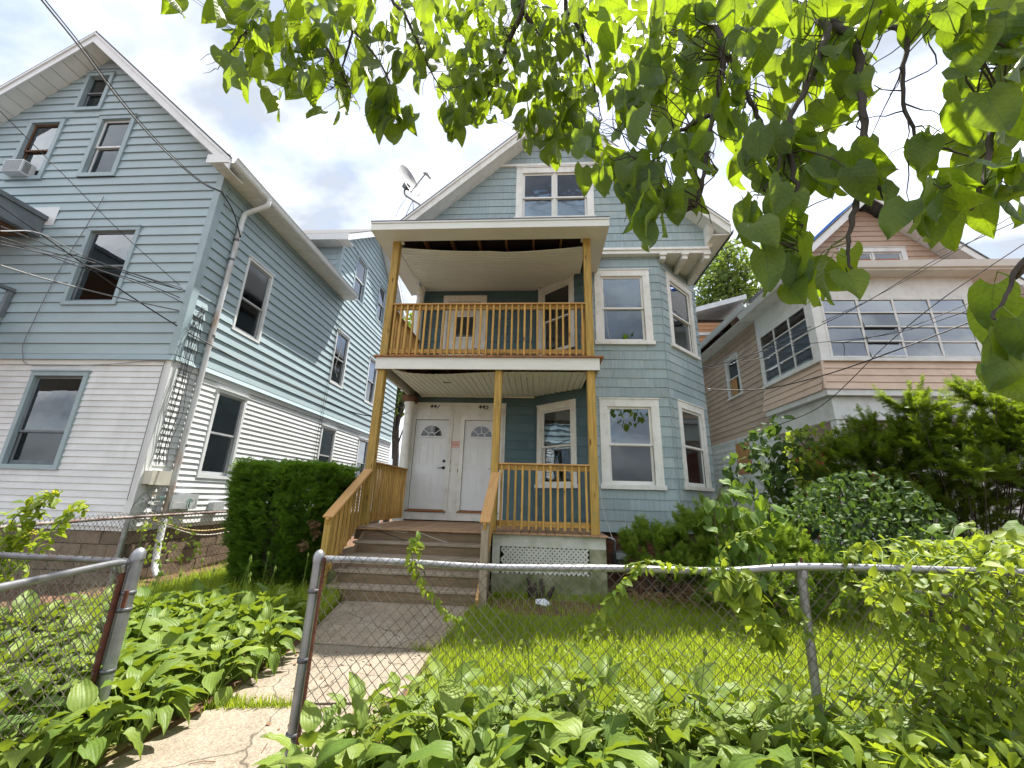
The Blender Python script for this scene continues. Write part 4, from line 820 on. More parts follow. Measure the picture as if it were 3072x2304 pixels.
# the old front porch at the picture's edge
pp = MB().box(-13.2,-9.66,3.4,5.98,6.10,6.46).ob('porch_roof', 'grey_trim', LH)
MB().box(-13.2,-9.62,3.36,5.985,6.462,6.55).ob('roof_edge', 'grey_trim', pp); MB().box(-13.1,-9.8,3.5,5.9,6.06,6.098).ob('porch_ceiling', 'brown_wood', pp)
MB().fbox(A,-10.28,-9.47,.024,.03,6.36,6.78).ob('bare_patch', 'white_vinyl', LH)
pb = MB().box(-13.2,-9.72,3.4,5.97,3.7,4.40).ob('porch_wall', 'blue_vinyl', LH)
bar('porch_rail', (-9.72,3.4,4.93), (-9.72,5.97,4.93), .10, .06, 'grey_trim', LH)
for y in (3.5,4.1,4.7,5.3,5.93): bar('rail_post', (-9.72,y,4.40), (-9.72,y,4.9), .07, .07, 'grey_trim', pb, up=(1,0,0))
# --- things on the left house
ac = thing('air_conditioner', 'small white window air conditioner sticking out of an upper window of the grey-blue house', 'air conditioner', (-10.65,5.9,7.5))
MB().box(-10.86,-10.44,5.80,6.02,7.53,7.82).ob('casing', 'white_alu', ac); g = MB()
for k in range(9): g.box(-10.84,-10.46,5.792,5.80,7.545+.03*k,7.562+.03*k)
g.ob('grille', 'shade_grey', ac); g = MB()
for k in range(7): g.box(-10.441,-10.434,5.83,5.93,7.56+.035*k,7.58+.035*k)
g.ob('side_louvre', 'grey_trim', ac)
def util_box(name, label, c0, c1, X, d, mat, lid=False):
    a, b = atX(*c0, X), atX(*c1, X); y0, y1 = sorted((a.y, b.y)); z0_, z1_ = sorted((a.z, b.z))
    t_ = thing(name, label, 'utility box', (X,(y0+y1)/2,z0_))
    MB().box(X-.02,X+d,y0,y1,z0_,z1_).ob('case', mat, t_)
    MB().box(X+d+.001,X+d+.02,y0-.01,y1+.01,z0_-.01,z1_+.01).ob('lid', mat, t_); return t_, (y0,y1,z0_,z1_)
util_box('junction_box', 'beige cable junction box beside the downspout of the grey-blue house', z4(372,1000), z4(500,1115), -6.19, .13, 'box_beige')
mt, q = util_box('open_meter_box', 'open grey phone box with tangled green wires beside the downspout', z4(655,1200), z4(745,1310), -6.19, .09, 'box_grey')
MB().box(-6.08,-6.06,q[0]-.25,q[0]-.02,q[2],q[3]).ob('open_lid', 'box_grey', mt)
for k in range(5):
    a = Vector((-6.07,q[0]+.04+.03*k,q[2]+.1)); MB().tube(smooth_path([a,a+Vector((.04,.02,.06)),a+Vector((.05,random.uniform(-.05,.05),-.03)),a+Vector((.02,.03,-.12))]), .004, 5).ob('loose_wire', random.choice(['cable_green','cable','cable_white']), mt)
util_box('outlet_box', 'small grey outlet box low on the white siding', z4(912,1262), z4(978,1335), -6.19, .08, 'box_grey')
# bundle of cables down the corner
cs_ = thing('cable_bundle', 'bundle of thin black cables running down the corner of the grey-blue house', 'cables', (-6.15,6.1,1.6))
for k in range(9):
    y0_ = 6.06+.02*k; pts = [(-6.17+random.uniform(0,.03), 6.12+random.uniform(-.05,.05)+.1, 4.72-random.uniform(0,.3))]
    for zz_ in (4.2,3.7,3.2,2.7,2.2,1.85): pts.append((-6.16+random.uniform(-.005,.06), 6.06+.03*k+random.uniform(-.035,.035), zz_))
    MB().tube(smooth_path(pts,4), random.choice([.003,.004,.005]), 5).ob('cable', random.choice(['cable','cable','cable','cable_grey']), cs_)
for k in range(3): MB().tube([(-6.12+.06*math.cos(a),6.14+.07*math.sin(a)+random.uniform(-.01,.01),4.6-.1*k+.08*math.sin(a*1+k)) for a in [j*.42 for j in range(16)]], .0035, 5).ob('coil', 'cable', cs_)
tw = thing('wire_tangle', 'messy tangle of white, green and black wires under the beige junction box', 'wires', (-6.12,6.2,1.2))
for k in range(22):
    p = Vector((-6.13+random.uniform(-.03,.1), 6.0+random.uniform(-.02,.55), random.uniform(1.0,1.5))); pts = [p]
    for j in range(5): p = p+Vector((random.uniform(-.03,.03),random.uniform(-.11,.13),random.uniform(-.13,.09))); p.x = min(-6.0,max(-6.17,p.x)); pts.append(p)
    MB().tube(smooth_path(pts,4), random.choice([.003,.004]), 5).ob('loose_wire', random.choice(['cable','cable','cable_white','cable_green','cable_yellow','cable_grey']), tw)
wire('low_cable', smooth_path([(-6.12,6.3,1.0),(-6.1,7.2,.78),(-6.12,8.2,.8),(-6.1,9.2,.95)]), .012, 'cable_yellow', 'yellowish cable sagging along the stone foundation', 'cable')
wire('low_cable', smooth_path([(-6.12,6.4,.95),(-6.08,7.3,.70),(-6.1,8.3,.74),(-6.1,9.2,.9)]), .010, 'cable_white', 'pale cable sagging lowest along the stone foundation', 'cable')
wire('wall_cable', smooth_path([A.P(-8.60,.05,6.98),A.P(-8.6,.05,6.9),A.P(-8.72,.05,6.3),A.P(-8.95,.05,5.2),A.P(-9.05,.05,4.2),A.P(-9.05,.06,3.85),A.P(-8.95,.08,3.66),A.P(-8.85,.06,3.5),A.P(-8.4,.06,3.46),A.P(-7.3,.06,3.5),A.P(-6.4,.06,3.56),A.P(-6.31,.06,3.3),A.P(-6.27,.07,1.3)]), .006, 'cable_grey', 'thin grey cable stapled across the front of the grey-blue house', 'cable')
wire('window_cable', smooth_path([S.P(11.0,.06,6.9),S.P(11.02,.06,6.2),S.P(11.2,.07,5.9),S.P(11.05,.06,5.2),S.P(11.25,.06,4.9)]), .008, 'cable_white', 'white cable dangling over a side window of the grey-blue house', 'cable')
for a_, b_ in ((10.75,'left'),(10.85,'right')): wire('wall_cable', smooth_path([S.P(a_,.04,6.6),S.P(a_+.03,.05,5.0),S.P(a_-.04,.05,3.4),S.P(a_-.02,.05,1.6)]), .005, 'cable', 'thin dark cable hanging down the side wall, the '+b_+' one of two', 'cable')

# ================================================================== RIGHT HOUSE
RH = thing('house', 'peach sided house with a glazed upper sunroom and boarded windows', 'house', (9, 10, 0))
F8 = Fr(0,8.0,1,0); S8 = Fr(5.75,0,0,-1); FM = Fr(0,10.15,1,0); SM = Fr(5.85,0,0,-1)
# sunroom apron (flared peach siding)
ap = MB().box(5.78,9.08,8.02,10.1,3.72,4.38).ob('sunroom_floor', 'white_peel', RH)
for k in range(4):
    z0_, z1_ = 3.74+.153*k, 3.74+.153*(k+1); n0_ = .13-.03*k; n1_ = n0_-.048
    MB().hexa([F8.P(5.75-n0_,n0_,z0_),F8.P(9.1+n0_,n0_,z0_),F8.P(9.1,-.03,z0_),F8.P(5.75,-.03,z0_),F8.P(5.75-n1_,n1_,z1_),F8.P(9.1+n1_,n1_,z1_),F8.P(9.1,-.03,z1_),F8.P(5.75,-.03,z1_)]).ob('clapboard', 'pale_peach', ap)
    MB().hexa([S8.P(-10.15,n0_-.003,z0_),S8.P(-8.0,n0_-.003,z0_),S8.P(-8.0,-.03,z0_),S8.P(-10.15,-.03,z0_),S8.P(-10.15,n1_-.003,z1_),S8.P(-8.0,n1_-.003,z1_),S8.P(-8.0,-.03,z1_),S8.P(-10.15,-.03,z1_)]).ob('clapboard', 'pale_peach', ap)
MB().hexa([(5.60,7.86,3.74),(5.64,7.86,3.74),(5.64,7.9,3.74),(5.60,7.9,3.74),(5.70,7.95,4.36),(5.74,7.95,4.36),(5.74,7.99,4.36),(5.70,7.99,4.36)]).ob('corner_post', 'pale_peach', ap)
MB().box(5.66,9.2,7.90,10.1,3.62,3.735).ob('apron_soffit', 'white_peel', ap)
MB().box(5.80,9.05,8.02,8.16,3.16,3.615).box(5.80,5.92,8.16,10.1,3.16,3.615).ob('porch_header', 'white_peel', RH)
MB().box(5.7,9.15,7.94,8.04,4.352,4.42).box(5.69,5.79,8.04,10.1,4.352,4.42).ob('sunroom_sill', 'white_peel', RH)
for x0_, x1_ in ((5.75,5.955),(8.82,9.08)): MB().box(x0_,x1_,8.0,8.12,4.42,5.76).ob('corner_board', 'white_peel', RH)
MB().box(5.75,5.87,8.12,8.18,4.42,5.70).ob('corner_board', 'white_peel', RH); MB().box(5.75,5.85,10.02,10.15,4.42,5.72).ob('corner_board', 'white_peel', RH)
hd = MB().box(5.75,9.08,8.0,8.12,5.76,6.27).box(5.75,5.87,8.12,10.15,5.72,6.27).ob('sunroom_header', 'white_peel', RH)
def jalousie(fr, u0, u1, z0_, z1_, cols, rows, open_col=None):
    fm = MB(); cw_ = (u1-u0)/cols; rh = (z1_-z0_)/rows
    for c in range(cols+1): fm.fbox(fr,u0+c*cw_-.022,u0+c*cw_+.022,-.05,.01,z0_,z1_)
    fm.fbox(fr,u0,u1,-.05,.012,z1_-.02,z1_+.02).fbox(fr,u0,u1,-.05,.012,z0_-.02,z0_+.02)
    w_ = fm.ob('sunroom_window', 'white_peel', RH)
    for c in range(cols):
        for r in range(rows):
            a0_, a1_ = u0+c*cw_+.024, u0+(c+1)*cw_-.024; b0_, b1_ = z0_+r*rh+.02, z0_+(r+1)*rh-.004; tilt = .04 if (open_col == c and 0 <= r < 3) else .006
            m_ = MB().hexa([fr.P(a0_,tilt,b0_),fr.P(a1_,tilt,b0_),fr.P(a1_,tilt-.006,b0_),fr.P(a0_,tilt-.006,b0_),fr.P(a0_,-.01,b1_),fr.P(a1_,-.01,b1_),fr.P(a1_,-.016,b1_),fr.P(a0_,-.016,b1_)])
            m_.ob('pane', 'glass_hazy', w_)
            MB().fbox(fr,a0_,a1_,tilt-.012,tilt+.012,b0_-.016,b0_+.010).ob('pane_rail', 'white_peel', w_)
    return w_
jalousie(F8, 5.965, 8.81, 4.435, 5.745, 4, 4, 1); jalousie(S8, -10.0, -8.2, 4.435, 5.70, 3, 4)
MB().box(5.9,9.0,8.75,8.8,4.45,5.7).box(6.4,9.0,8.2,10.1,5.74,5.76).ob('sunroom_curtain', 'shade_grey', RH)
srf = MB().prism([(5.45,7.72,6.30),(9.75,7.72,6.30),(9.75,7.72,6.40),(5.45,7.72,6.40)], (0,2.5,.32)).ob('sunroom_roof', 'shingle_roof', RH)
MB().box(5.43,9.77,7.69,10.1,6.25,6.298).ob('roof_soffit', 'white_peel', srf)
gp2 = [(0,0),(0,-.12),(-.06,-.12),(-.1,-.04),(-.12,0),(-.105,0),(-.085,-.04),(-.055,-.105),(-.012,-.105),(-.012,0)]
MB().prism([(5.4,7.69+a,6.41+b) for a, b in gp2], (4.45,0,0)).ob('gutter', 'white_alu', srf)
MB().box(5.42,9.78,7.70,7.72,6.36,6.47).ob('fascia', 'white_peel', srf)
MB().prism([(5.42+a,7.75,6.38+b) for a, b in gp2], (0,2.35,0)).ob('gutter', 'white_alu', srf)
# main body
rsw = [(-12.2,-11.36,4.55,5.82)]; rh_ = [hole(*w) for w in rsw]
RC, RTT, RSS = 9.15, 10.07, .93
wm = wall_sheet(RH, SM, .6, 6.6, lim(-18,-10.15), rh_, 'rough_dark'); siding(wm, SM, 3.36, 6.6, .165, lim(-18,-10.15), rh_, 'peach', .026); siding(wm, SM, .75, 3.30, .165, lim(-18,-10.15), [], 'white_peel', .02)
MB().fbox(SM,-18,-10.15,0,.03,3.29,3.36).ob('belt_board', 'white_peel', RH)
wn = window(RH, SM, *rsw[0], casing='white_peel', cw=.09, sash='white_peel', glass='glass', inner=None, sill=True)
MB().fbox(SM,-12.08,-11.72,-.05,-.04,4.65,5.6).ob('plywood_board', 'plywood', wn)
MB().fbox(SM,-12.15,-11.4,.022,.04,2.34,3.2).ob('plywood_board', 'plywood', RH)
def rlim(z): hw = max(0, min(3.3, (RTT-.28-z)/RSS)); return (RC-hw, RC+hw)
rgw = (8.30,10.06,7.55,8.46)
wg = wall_sheet(RH, FM, .6, RTT-.3, rlim, [hole(*rgw),(5.9,9.0,4.3,5.8)], 'rough_dark'); siding(wg, FM, 3.4, RTT-.4, .165, rlim, [hole(*rgw),(5.9,9.0,3.4,6.27)], 'peach', .026); siding(wg, FM, .75, 3.4, .165, rlim, [], 'white_peel', .02)
wq = window(RH, FM, *rgw, casing='white_peel', cw=.13, sash='white_peel', glass='glass', stiles=2)
for a_ in (8.47,9.22): MB().fbox(FM,a_,a_+.66,-.012,-.004,7.6,8.12).ob('plywood_board', 'plywood_red', wq)
MB().box(5.9,12.4,17.9,18,0,7).box(12.35,12.45,10.2,18,0,6.6).ob('back_wall', 'peach', RH)
rf = MB(); rzt = lambda x: RTT-RSS*abs(x-RC)
for ee in (5.42, 12.9): rf.prism([(RC,9.68,RTT),(ee,9.68,rzt(ee)),(ee,9.68,rzt(ee)-.05),(RC,9.68,RTT-.05)], (0,8.6,0))
rr = rf.ob('roof', 'shingle_roof', RH)
for s, ee in ((-1,5.42),(1,12.9)):
    MB().prism([(RC,9.7,RTT-.052),(ee,9.7,rzt(ee)-.052),(ee,9.7,rzt(ee)-.27),(RC,9.7,RTT-.29)], (0,.03,0)).ob('rake_board', 'white_peel', rr)
    n = 9; xs_ = [RC+(ee-RC)*k/n for k in range(n+1)]
    for xa, xb in zip(xs_, xs_[1:]):
        xb2 = xb-(xb-xa)*.03
        if s > 0 and xa == xs_[0]: continue
        MB().prism([(xa,9.73,rzt(xa)-.27),(xb2,9.73,rzt(xb2)-.27),(xb2,10.14,rzt(xb2)-.27),(xa,10.14,rzt(xa)-.27)], (0,0,.012)).ob('soffit_panel', 'white_peel', rr)
y = 9.75
while y < 17.8: MB().box(5.44,5.84,y,y+.19,rzt(5.42)-.29,rzt(5.42)-.278).ob('soffit_panel', 'white_peel', rr); y += .2
MB().prism([(5.41+a,9.75,rzt(5.42)-.02+b) for a, b in gp2], (0,8,0)).ob('gutter', 'white_alu', rr)
tp = MB(); tx = [(8.95,RTT-.16),(8.30,rzt(8.30)),(7.9,rzt(7.9))]
tp.prism([(9.1,9.66,rzt(9.1)+.01),(8.05,9.66,rzt(8.05)+.01),(8.05,9.66,rzt(8.05)+.09),(8.5,9.66,rzt(8.5)+.05),(9.1,9.66,rzt(9.1)+.04)], (0,3.5,0)); tag(tp.ob('tarpaulin', 'tarp'), 'bright blue tarpaulin on the roof ridge of the peach house', 'tarpaulin')
# lower porch: posts, dark back wall, boards
MB().box(5.82,9.05,10.0,10.1,.6,3.5).ob('porch_back', 'white_peel', RH)
for x0_ in (5.82,7.4,8.95): MB().box(x0_,x0_+.17,8.04,8.2,.7,3.16).ob('porch_post', 'white_peel', RH)
MB().box(5.8,9.1,8.0,10.0,.6,.72).ob('porch_floor', 'white_peel', RH)
for x0_, w_, z0_, z1_, mt_ in ((6.1,.85,.8,2.9,'plywood_red'),(7.55,1.2,1.35,2.3,'plywood')): MB().box(x0_,x0_+w_,9.95,9.995,z0_,z1_).ob('plywood_board', mt_, RH)
MB().box(5.95,7.5,8.08,8.12,1.1,1.25).ob('porch_rail', 'white_peel', RH)
for k in range(9): bar('porch_board', (5.95+.33*k,8.10,.0), (5.95+.33*k,8.10,.62), .30, .02, 'white_peel', RH, up=(0,1,0), bev=0)
# rear wing, coloured as if catching the sun
FW = Fr(0,15.0,1,0); wlm = lambda z: (5.15, 5.85)
M['sunlit_siding'] = pm('sunlit_siding', (.50,.26,.12), .55, (.42,.21,.10), 1.5, objvar=.05)  # warm sunlight on the wing is painted into this siding colour
wk = wall_sheet(RH, FW, .6, 8.6, lim(5.1,7.6), [], 'rough_dark'); siding(wk, FW, 3.2, 8.45, .165, lim(5.1,7.6), [], 'sunlit_siding', .02)
MB().fbox(FW,5.0,7.7,.0,.05,7.9,8.02).ob('frieze_board', 'white_peel', RH)
MB().prism([(4.9,14.7,8.42),(8.2,14.7,9.36),(8.2,14.7,9.56),(4.9,14.7,8.62)], (0,2.5,0)).ob('wing_roof', 'white_peel', RH)
# ================================================================== DISH, WIRES
dh = thing('satellite_dish', 'grey satellite dish on a bent arm on the left roof edge of the blue house', 'satellite dish', (-3.3,8.6,8.9))
dc = atY(*z7(252,385),8.6); ax = Vector((.913,-.339,.225)).normalized(); dn_ = (Vector((0,0,-1))+ax*ax.z).normalized(); m = MB()
m.lathe(dc-ax*.05, [(.001,0),(.13,.008),(.26,.03),(.40,.07),(.45,.09),(.45,.10),(.40,.082),(.26,.04),(.13,.018),(.001,.01)], 28, ax)
m.ob('reflector', 'dish', dh)
b0 = dc-ax*.06-Vector((0,0,.22)); MB().tube(smooth_path([dc-ax*.06+dn_*.15,dc-ax*.15+dn_*.24,dc-ax*.16+dn_*.42,Vector((-3.48,8.6,9.12)),Vector((-3.2,8.6,8.92)),Vector((-3.08,8.6,8.80))]), .028, 10).ob('mast', 'dish', dh)
bar('mount_bracket', dc-ax*.13+dn_*.22, dc-ax*.045+dn_*.12, .14, .16, 'grey_trim', dh)
lb = atY(*z7(350,350),8.6); MB().tube([dc+dn_*.45+ax*.03,lb], .02, 8).ob('feed_arm', 'dish', dh)
MB().tube([lb-Vector((.03,0,-.06)),lb+Vector((.08,0,.01)),lb+Vector((.16,0,-.12))], [.03,.05,.03], 10).ob('receiver', 'dish', dh)
for a_ in ((-.14,.0),(.06,.12)): MB().tube([(-3.40,8.6,9.06),(-3.42+a_[0],8.6+a_[1],8.52)], .009, 6).ob('strut', 'grey_trim', dh)
MB().tube(smooth_path([dc-Vector((-.05,0,.3)),(-3.6,8.58,9.1),(-3.75,8.58,8.75),(-3.8,8.58,8.5)]), .006, 5).ob('dish_cable', 'cable_grey', dh)
def wpts(zz, pts, Y0, Y1):
    n = len(pts); return smooth_path([atY(*zz(*p), Y0+(Y1-Y0)*k/(n-1)) for k, p in enumerate(pts)], 5)
wire('service_drop', wpts(z1, [(270,0),(520,310),(800,680),(1060,970),(1300,1180),(1440,1248)], 2.4, 5.95), .011, 'cable_grey', 'thick twisted power cable rising from the house corner past the gable peak', 'wire')
wire('service_drop', [p+Vector((.012,0,.012)) for p in wpts(z1, [(278,0),(525,305),(805,676),(1062,966),(1300,1178),(1440,1248)], 2.38, 5.95)], .007, 'cable', 'thin strand twisted beside the thick power cable at the gable', 'wire')
wire('service_loop', smooth_path([atX(*z1(1440,1248),-6.18),(-6.12,6.25,6.85),(-6.08,6.42,6.6),(-6.05,6.5,6.42),(-6.1,6.55,6.5)]), .012, 'cable', 'black cable loop hooked around the top of the downspout', 'wire')
LWN = [([(0,-20),(330,0),(700,190),(1100,330),(1590,480)],'topmost'),([(0,30),(400,150),(800,250),(1250,400),(1590,490)],'second'),([(0,62),(350,165),(700,290),(1100,380),(1560,560)],'middle'),([(0,-60),(300,60),(640,190),(1000,300),(1590,500)],'faint upper'),([(0,90),(500,200),(900,330),(1300,470),(1560,600)],'lower'),([(0,265),(420,390),(970,530),(1550,655)],'lowest')]
for pts, nm in LWN: wire('overhead_wire', wpts(z3, pts, 3.2, 6.1), .007 if nm != 'lowest' else .010, 'cable_grey' if nm in ('topmost','lowest') else 'cable', nm+' overhead wire fanning in to the corner of the grey-blue house', 'wire', group='wires to the grey-blue house')
wire('overhead_wire', smooth_path([atY(*z3(-20,-245),3.4),atY(*z3(330,0),4.3),atY(*z3(1080,520),5.4),atY(*z3(1700,900),6.3),atY(*z4(1600,300),7.4),atY(*z4(2212,545),8.4),Vector((-3.08,8.85,3.55))],6), .011, 'cable', 'black overhead cable crossing from the upper left to the porch column', 'wire')
wire('overhead_wire', smooth_path([atY(*z1(0,720),3.6),atY(*z1(180,900),4.2),atY(*z1(330,1050),4.7),atY(*z1(800,1520),5.4),atY(*z3(1500,440),6.0)],6), .006, 'cable', 'thin wire slanting steeply across the front gable windows', 'wire')
RWN = [([(115,1255),(480,1150),(1050,890),(1600,560),(2119,320)],.008,'highest black wire'),([(115,1262),(850,1120),(1340,1020),(1900,800),(2119,735)],.006,'thin middle wire'),([(145,1385),(480,1385),(865,1300),(1330,1140),(2000,880),(2119,828)],.011,'thick lowest cable'),([(560,1620),(870,1480),(1250,1120),(1600,830),(2119,480)],.007,'steep crossing wire'),([(130,1245),(900,950),(1500,640),(2119,260)],.006,'faint upper wire'),([(115,1250),(600,1125),(1300,1040),(1900,850),(2119,790)],.006,'thin lower wire')]
for i, (pts, r_, nm) in enumerate(RWN):
    Y0, Y1 = (9.2, 5.4) if i != 3 else (7.9, 5.0)
    wire('overhead_wire', wpts(zr, pts, Y0, Y1), r_, 'cable', nm+' running across the peach house sunroom', 'wire', group='wires over the peach house')
wire('eave_cable', smooth_path([atY(*z7(2020,955),9.3),atY(*z7(2045,900),9.0),atY(*z7(2090,830),8.6),atY(*z7(2212,775),8.2),atY(*zr(500,420),7.6),atY(*zr(780,250),7),atY(*zr(920,190),6.5)]), .012, 'cable', 'black cable leaving the right eave of the blue house towards the tree', 'wire')
MB_ = MB().lathe(atX(*zr(160,1388),3.97)-Vector((0,0,.03)), [(.02,0),(.035,.01),(.02,.03),(.035,.045),(.02,.06)], 10); tag(MB_.ob('insulator', 'litter'), 'small white insulator on the corner of the blue bay', 'insulator')
gm = thing('gas_meter', 'grey gas meter with pipes against the brick foundation under the bay', 'gas meter', (1.5,7.9,.1))
MB().lathe((1.5,7.95,.30), [(.02,0),(.13,.02),(.14,.12),(.13,.26),(.09,.32),(.02,.33)], 16).ob('body', 'meter', gm)
MB().box(1.42,1.60,7.79,7.83,.50,.60).ob('dial', 'box_grey', gm)
MB().tube(smooth_path([(1.42,7.95,.62),(1.42,7.95,.80),(1.30,7.97,.84),(1.10,8.0,.86)]), .022, 8).ob('pipe', 'galv', gm); MB().tube(smooth_path([(1.60,7.95,.62),(1.60,7.95,.74),(1.75,8.0,.80),(1.78,8.05,.84)]), .022, 8).ob('pipe', 'rust', gm)
# ================================================================== CHAIN-LINK FENCES
def chain(parent, pts, z0, ztop, d=.072, r=.003, mat='wire_mesh', name='chain_link_mesh', knuckle=True):
    """woven wire along the polyline pts; ztop(s) is the top edge at distance s"""
    pts = [Vector((p[0],p[1],0)) for p in pts]; seg = [(b-a).length for a, b in zip(pts, pts[1:])]; Ltot = sum(seg)
    def at(s):
        for a, b, l in zip(pts, pts[1:], seg):
            if s <= l or b is pts[-1]: t = s/l; return a.lerp(b, t), (b-a).normalized()
            s -= l
    n = int(Ltot/(d/2)); V = []; Fc = []; q = np.array([[0,1],[.87,-.5],[-.87,-.5]])*r; rw = np.random.default_rng(int(Ltot*1000))
    for i in range(n):
        s0 = i*d/2; p0, t0 = at(min(s0, Ltot)); nn = np.array((t0.y, -t0.x, 0)); tt = np.array(t0)
        zt = ztop(s0); K = int((zt-z0)/(d/2)); base = len(V); wob = rw.normal(0,.003)
        P = []
        for k in range(K+1):
            s = (i+((i+k) % 2))*d/2; p, _ = at(min(s, Ltot)); off = .0022*(1 if (i+k) % 2 else -1)
            P.append(np.array(p)+nn*(off+.012*math.sin(s*1.7+z0)+wob)+np.array((0,0,zt-(K-k)*d/2)))
        for k, p in enumerate(P):
            for c in range(3): V.append(p+tt*q[c][0]+nn*q[c][1])
            if k: Fc += [(base+3*(k-1)+c, base+3*(k-1)+(c+1) % 3, base+3*k+(c+1) % 3, base+3*k+c) for c in range(3)]
    o = big_mesh(name, V, Fc, mat, parent); o['kind'] = 'stuff'; return o
def pipe_post(parent, x, y, ztop, r, mat, cap='dome', name='post', lean=(0,0), z0=-.3):
    h = ztop-z0; p = MB().tube([(x-lean[0],y-lean[1],z0),(x,y,ztop)], r, 14).ob(name, mat, parent)
    if cap == 'dome': MB().lathe((x,y,ztop-.03), [(r+.004,0),(r+.004,.035),(r*.9,.055),(r*.5,.068),(.004,.072)], 16).ob('post_cap', mat, p)
    return p
def band(parent, x, y, z, r, mat='galv_dark', dx=.05, dy=0):
    m = MB().lathe((x,y,z-.012), [(r+.001,0),(r+.006,0),(r+.006,.024),(r+.001,.024)], 14)
    m.tube([(x,y,z),(x+dx,y+dy,z)], .008, 6); m.tube([(x+dx*.6,y+dy*.6-.02,z),(x+dx*.6,y+dy*.6+.02,z)], .006, 6); m.ob('tension_band', mat, parent)
# front fence right of the gate opening
ff = thing('chain_link_fence', 'long galvanised chain-link fence with climbing vines right of the gate opening', 'fence', (0,2.7,0))
rail = [(-1.37,2.7,1.088),(-.9,2.7,1.088),(-.35,2.7,1.078),(.1,2.7,1.088),(.48,2.7,1.10),(1.0,2.7,1.106),(1.2,2.7,1.115),(1.58,2.7,1.15),(2.11,2.7,1.16),(2.83,2.7,1.165),(5.2,2.7,1.17)]
MB().tube(smooth_path(rail,4), .0205, 12).ob('top_rail', 'galv', ff)
rz_at = lambda x: np.interp(x, [p[0] for p in rail], [p[2] for p in rail])
chain(ff, [(-1.36,2.678),(5.1,2.678)], .03, lambda s: float(rz_at(-1.36+s))+.028)
pst = pipe_post(ff, -1.415, 2.7, 1.10, .031, 'galv', lean=(-.005,0)); band(pst, -1.415,2.7,.90,.031); band(pst, -1.415,2.7,.52,.031); band(pst,-1.415,2.7,.14,.031)
MB().box(-1.372,-1.358,2.672,2.69,.0,1.10).ob('tension_bar', 'rust', pst)
for x in (1.60,4.45):
    p = pipe_post(ff, x, 2.735, 1.10, .024, 'galv', cap=None, lean=(.05 if x < 2 else 0,0)); MB().lathe((x,2.72,1.09), [(.028,0),(.03,.03),(.025,.075),(.012,.085)], 12).ob('loop_cap', 'galv', p); MB().lathe((x,2.715,1.17),[(.01,0),(.008,.03)],8).ob('bolt','rust',p)
for x in (-.38,.32,2.15,2.9): MB().tube([(x,2.70+.026*math.cos(a),float(rz_at(x))+.026*math.sin(a)) for a in [k*.6 for k in range(11)]]+[(x+.01,2.672,float(rz_at(x))-.05)], .0022, 5).ob('tie_wire', 'galv', ff)
# left fence: post, run to the side fence, open gate leaf
lf = thing('chain_link_fence', 'short chain-link fence behind the open gate on the left of the path', 'fence', (-3.9,2.75,0))
MB().tube([(-2.74,2.76,1.01),(-5.05,2.80,1.02)], .021, 12).ob('top_rail', 'galv_dark', lf)
chain(lf, [(-2.74,2.745),(-5.05,2.785)], .03, lambda s: 1.04)
pl = pipe_post(lf, -2.66, 2.70, 1.07, .034, 'galv', lean=(-.01,0)); band(pl,-2.66,2.7,.84,.034,dx=-.06); band(pl,-2.66,2.7,.40,.034,dx=-.06); band(pl,-2.66,2.7,.10,.034,dx=.05); band(pl,-2.66,2.7,.74,.034,dx=.04,dy=-.03)
MB().lathe((-2.635,2.66,.76),[(.012,0),(.012,.10)],8).ob('hinge_pin','rust',pl); MB().lathe((-2.635,2.66,.02),[(.012,0),(.012,.10)],8).ob('hinge_pin','rust',pl)
pipe_post(lf, -2.755, 2.77, 1.04, .024, 'galv_dark', lean=(-.005,0)); pipe_post(lf, -4.98, 2.8, 1.05, .028, 'galv_dark')
gt = thing('gate', 'open chain-link gate leaf with a grey tube frame swung towards the street at left', 'gate', (-2.6,2.2,0))
G0, G1 = Vector((-2.705,2.665,0)), Vector((-2.40,1.45,0)); gz_ = 1.03
MB().tube([G0+Vector((0,0,.04)),G0+Vector((0,0,.97))], .018, 10).ob('hinge_stile', 'rust', gt)
MB().tube(smooth_path([G0+Vector((0,0,.97)),G0+Vector((.005,-.02,1.0)),G0.lerp(G1,.06)+Vector((0,0,gz_)),G0.lerp(G1,.5)+Vector((0,0,gz_)),G1+Vector((0,0,gz_))]), .020, 12).ob('top_rail', 'galv', gt)
MB().tube([G0+Vector((0,0,.08)),G1+Vector((0,0,.08))], .02, 10).ob('bottom_rail', 'galv', gt); MB().tube([G1+Vector((0,0,.08)),G1+Vector((0,0,gz_))], .02, 10).ob('latch_stile', 'galv', gt)
chain(gt, [(G0.x+.005,G0.y-.02),(G1.x,G1.y)], .08, lambda s: gz_+.02)
# lot-line fence in front of the left house
sf = thing('chain_link_fence', 'rusty chain-link fence along the side of the grey-blue house', 'fence', (-5.4,5,0))
sp_ = [(-4.98,2.8,1.04),(-5.05,3.65,1.1),(-5.34,4.4,1.1),(-5.58,5.35,1.10),(-5.62,7.2,1.12),(-5.65,10.5,1.12)]
MB().tube(smooth_path(sp_,4), .020, 10).ob('top_rail', 'rusty_rail', sf)
chain(sf, [(p[0],p[1]) for p in sp_], .1, lambda s: 1.16)
for x, y in ((-5.58,5.37),(-5.63,8.4)): pipe_post(sf, x, y, 1.08, .03, 'galv', cap=None)
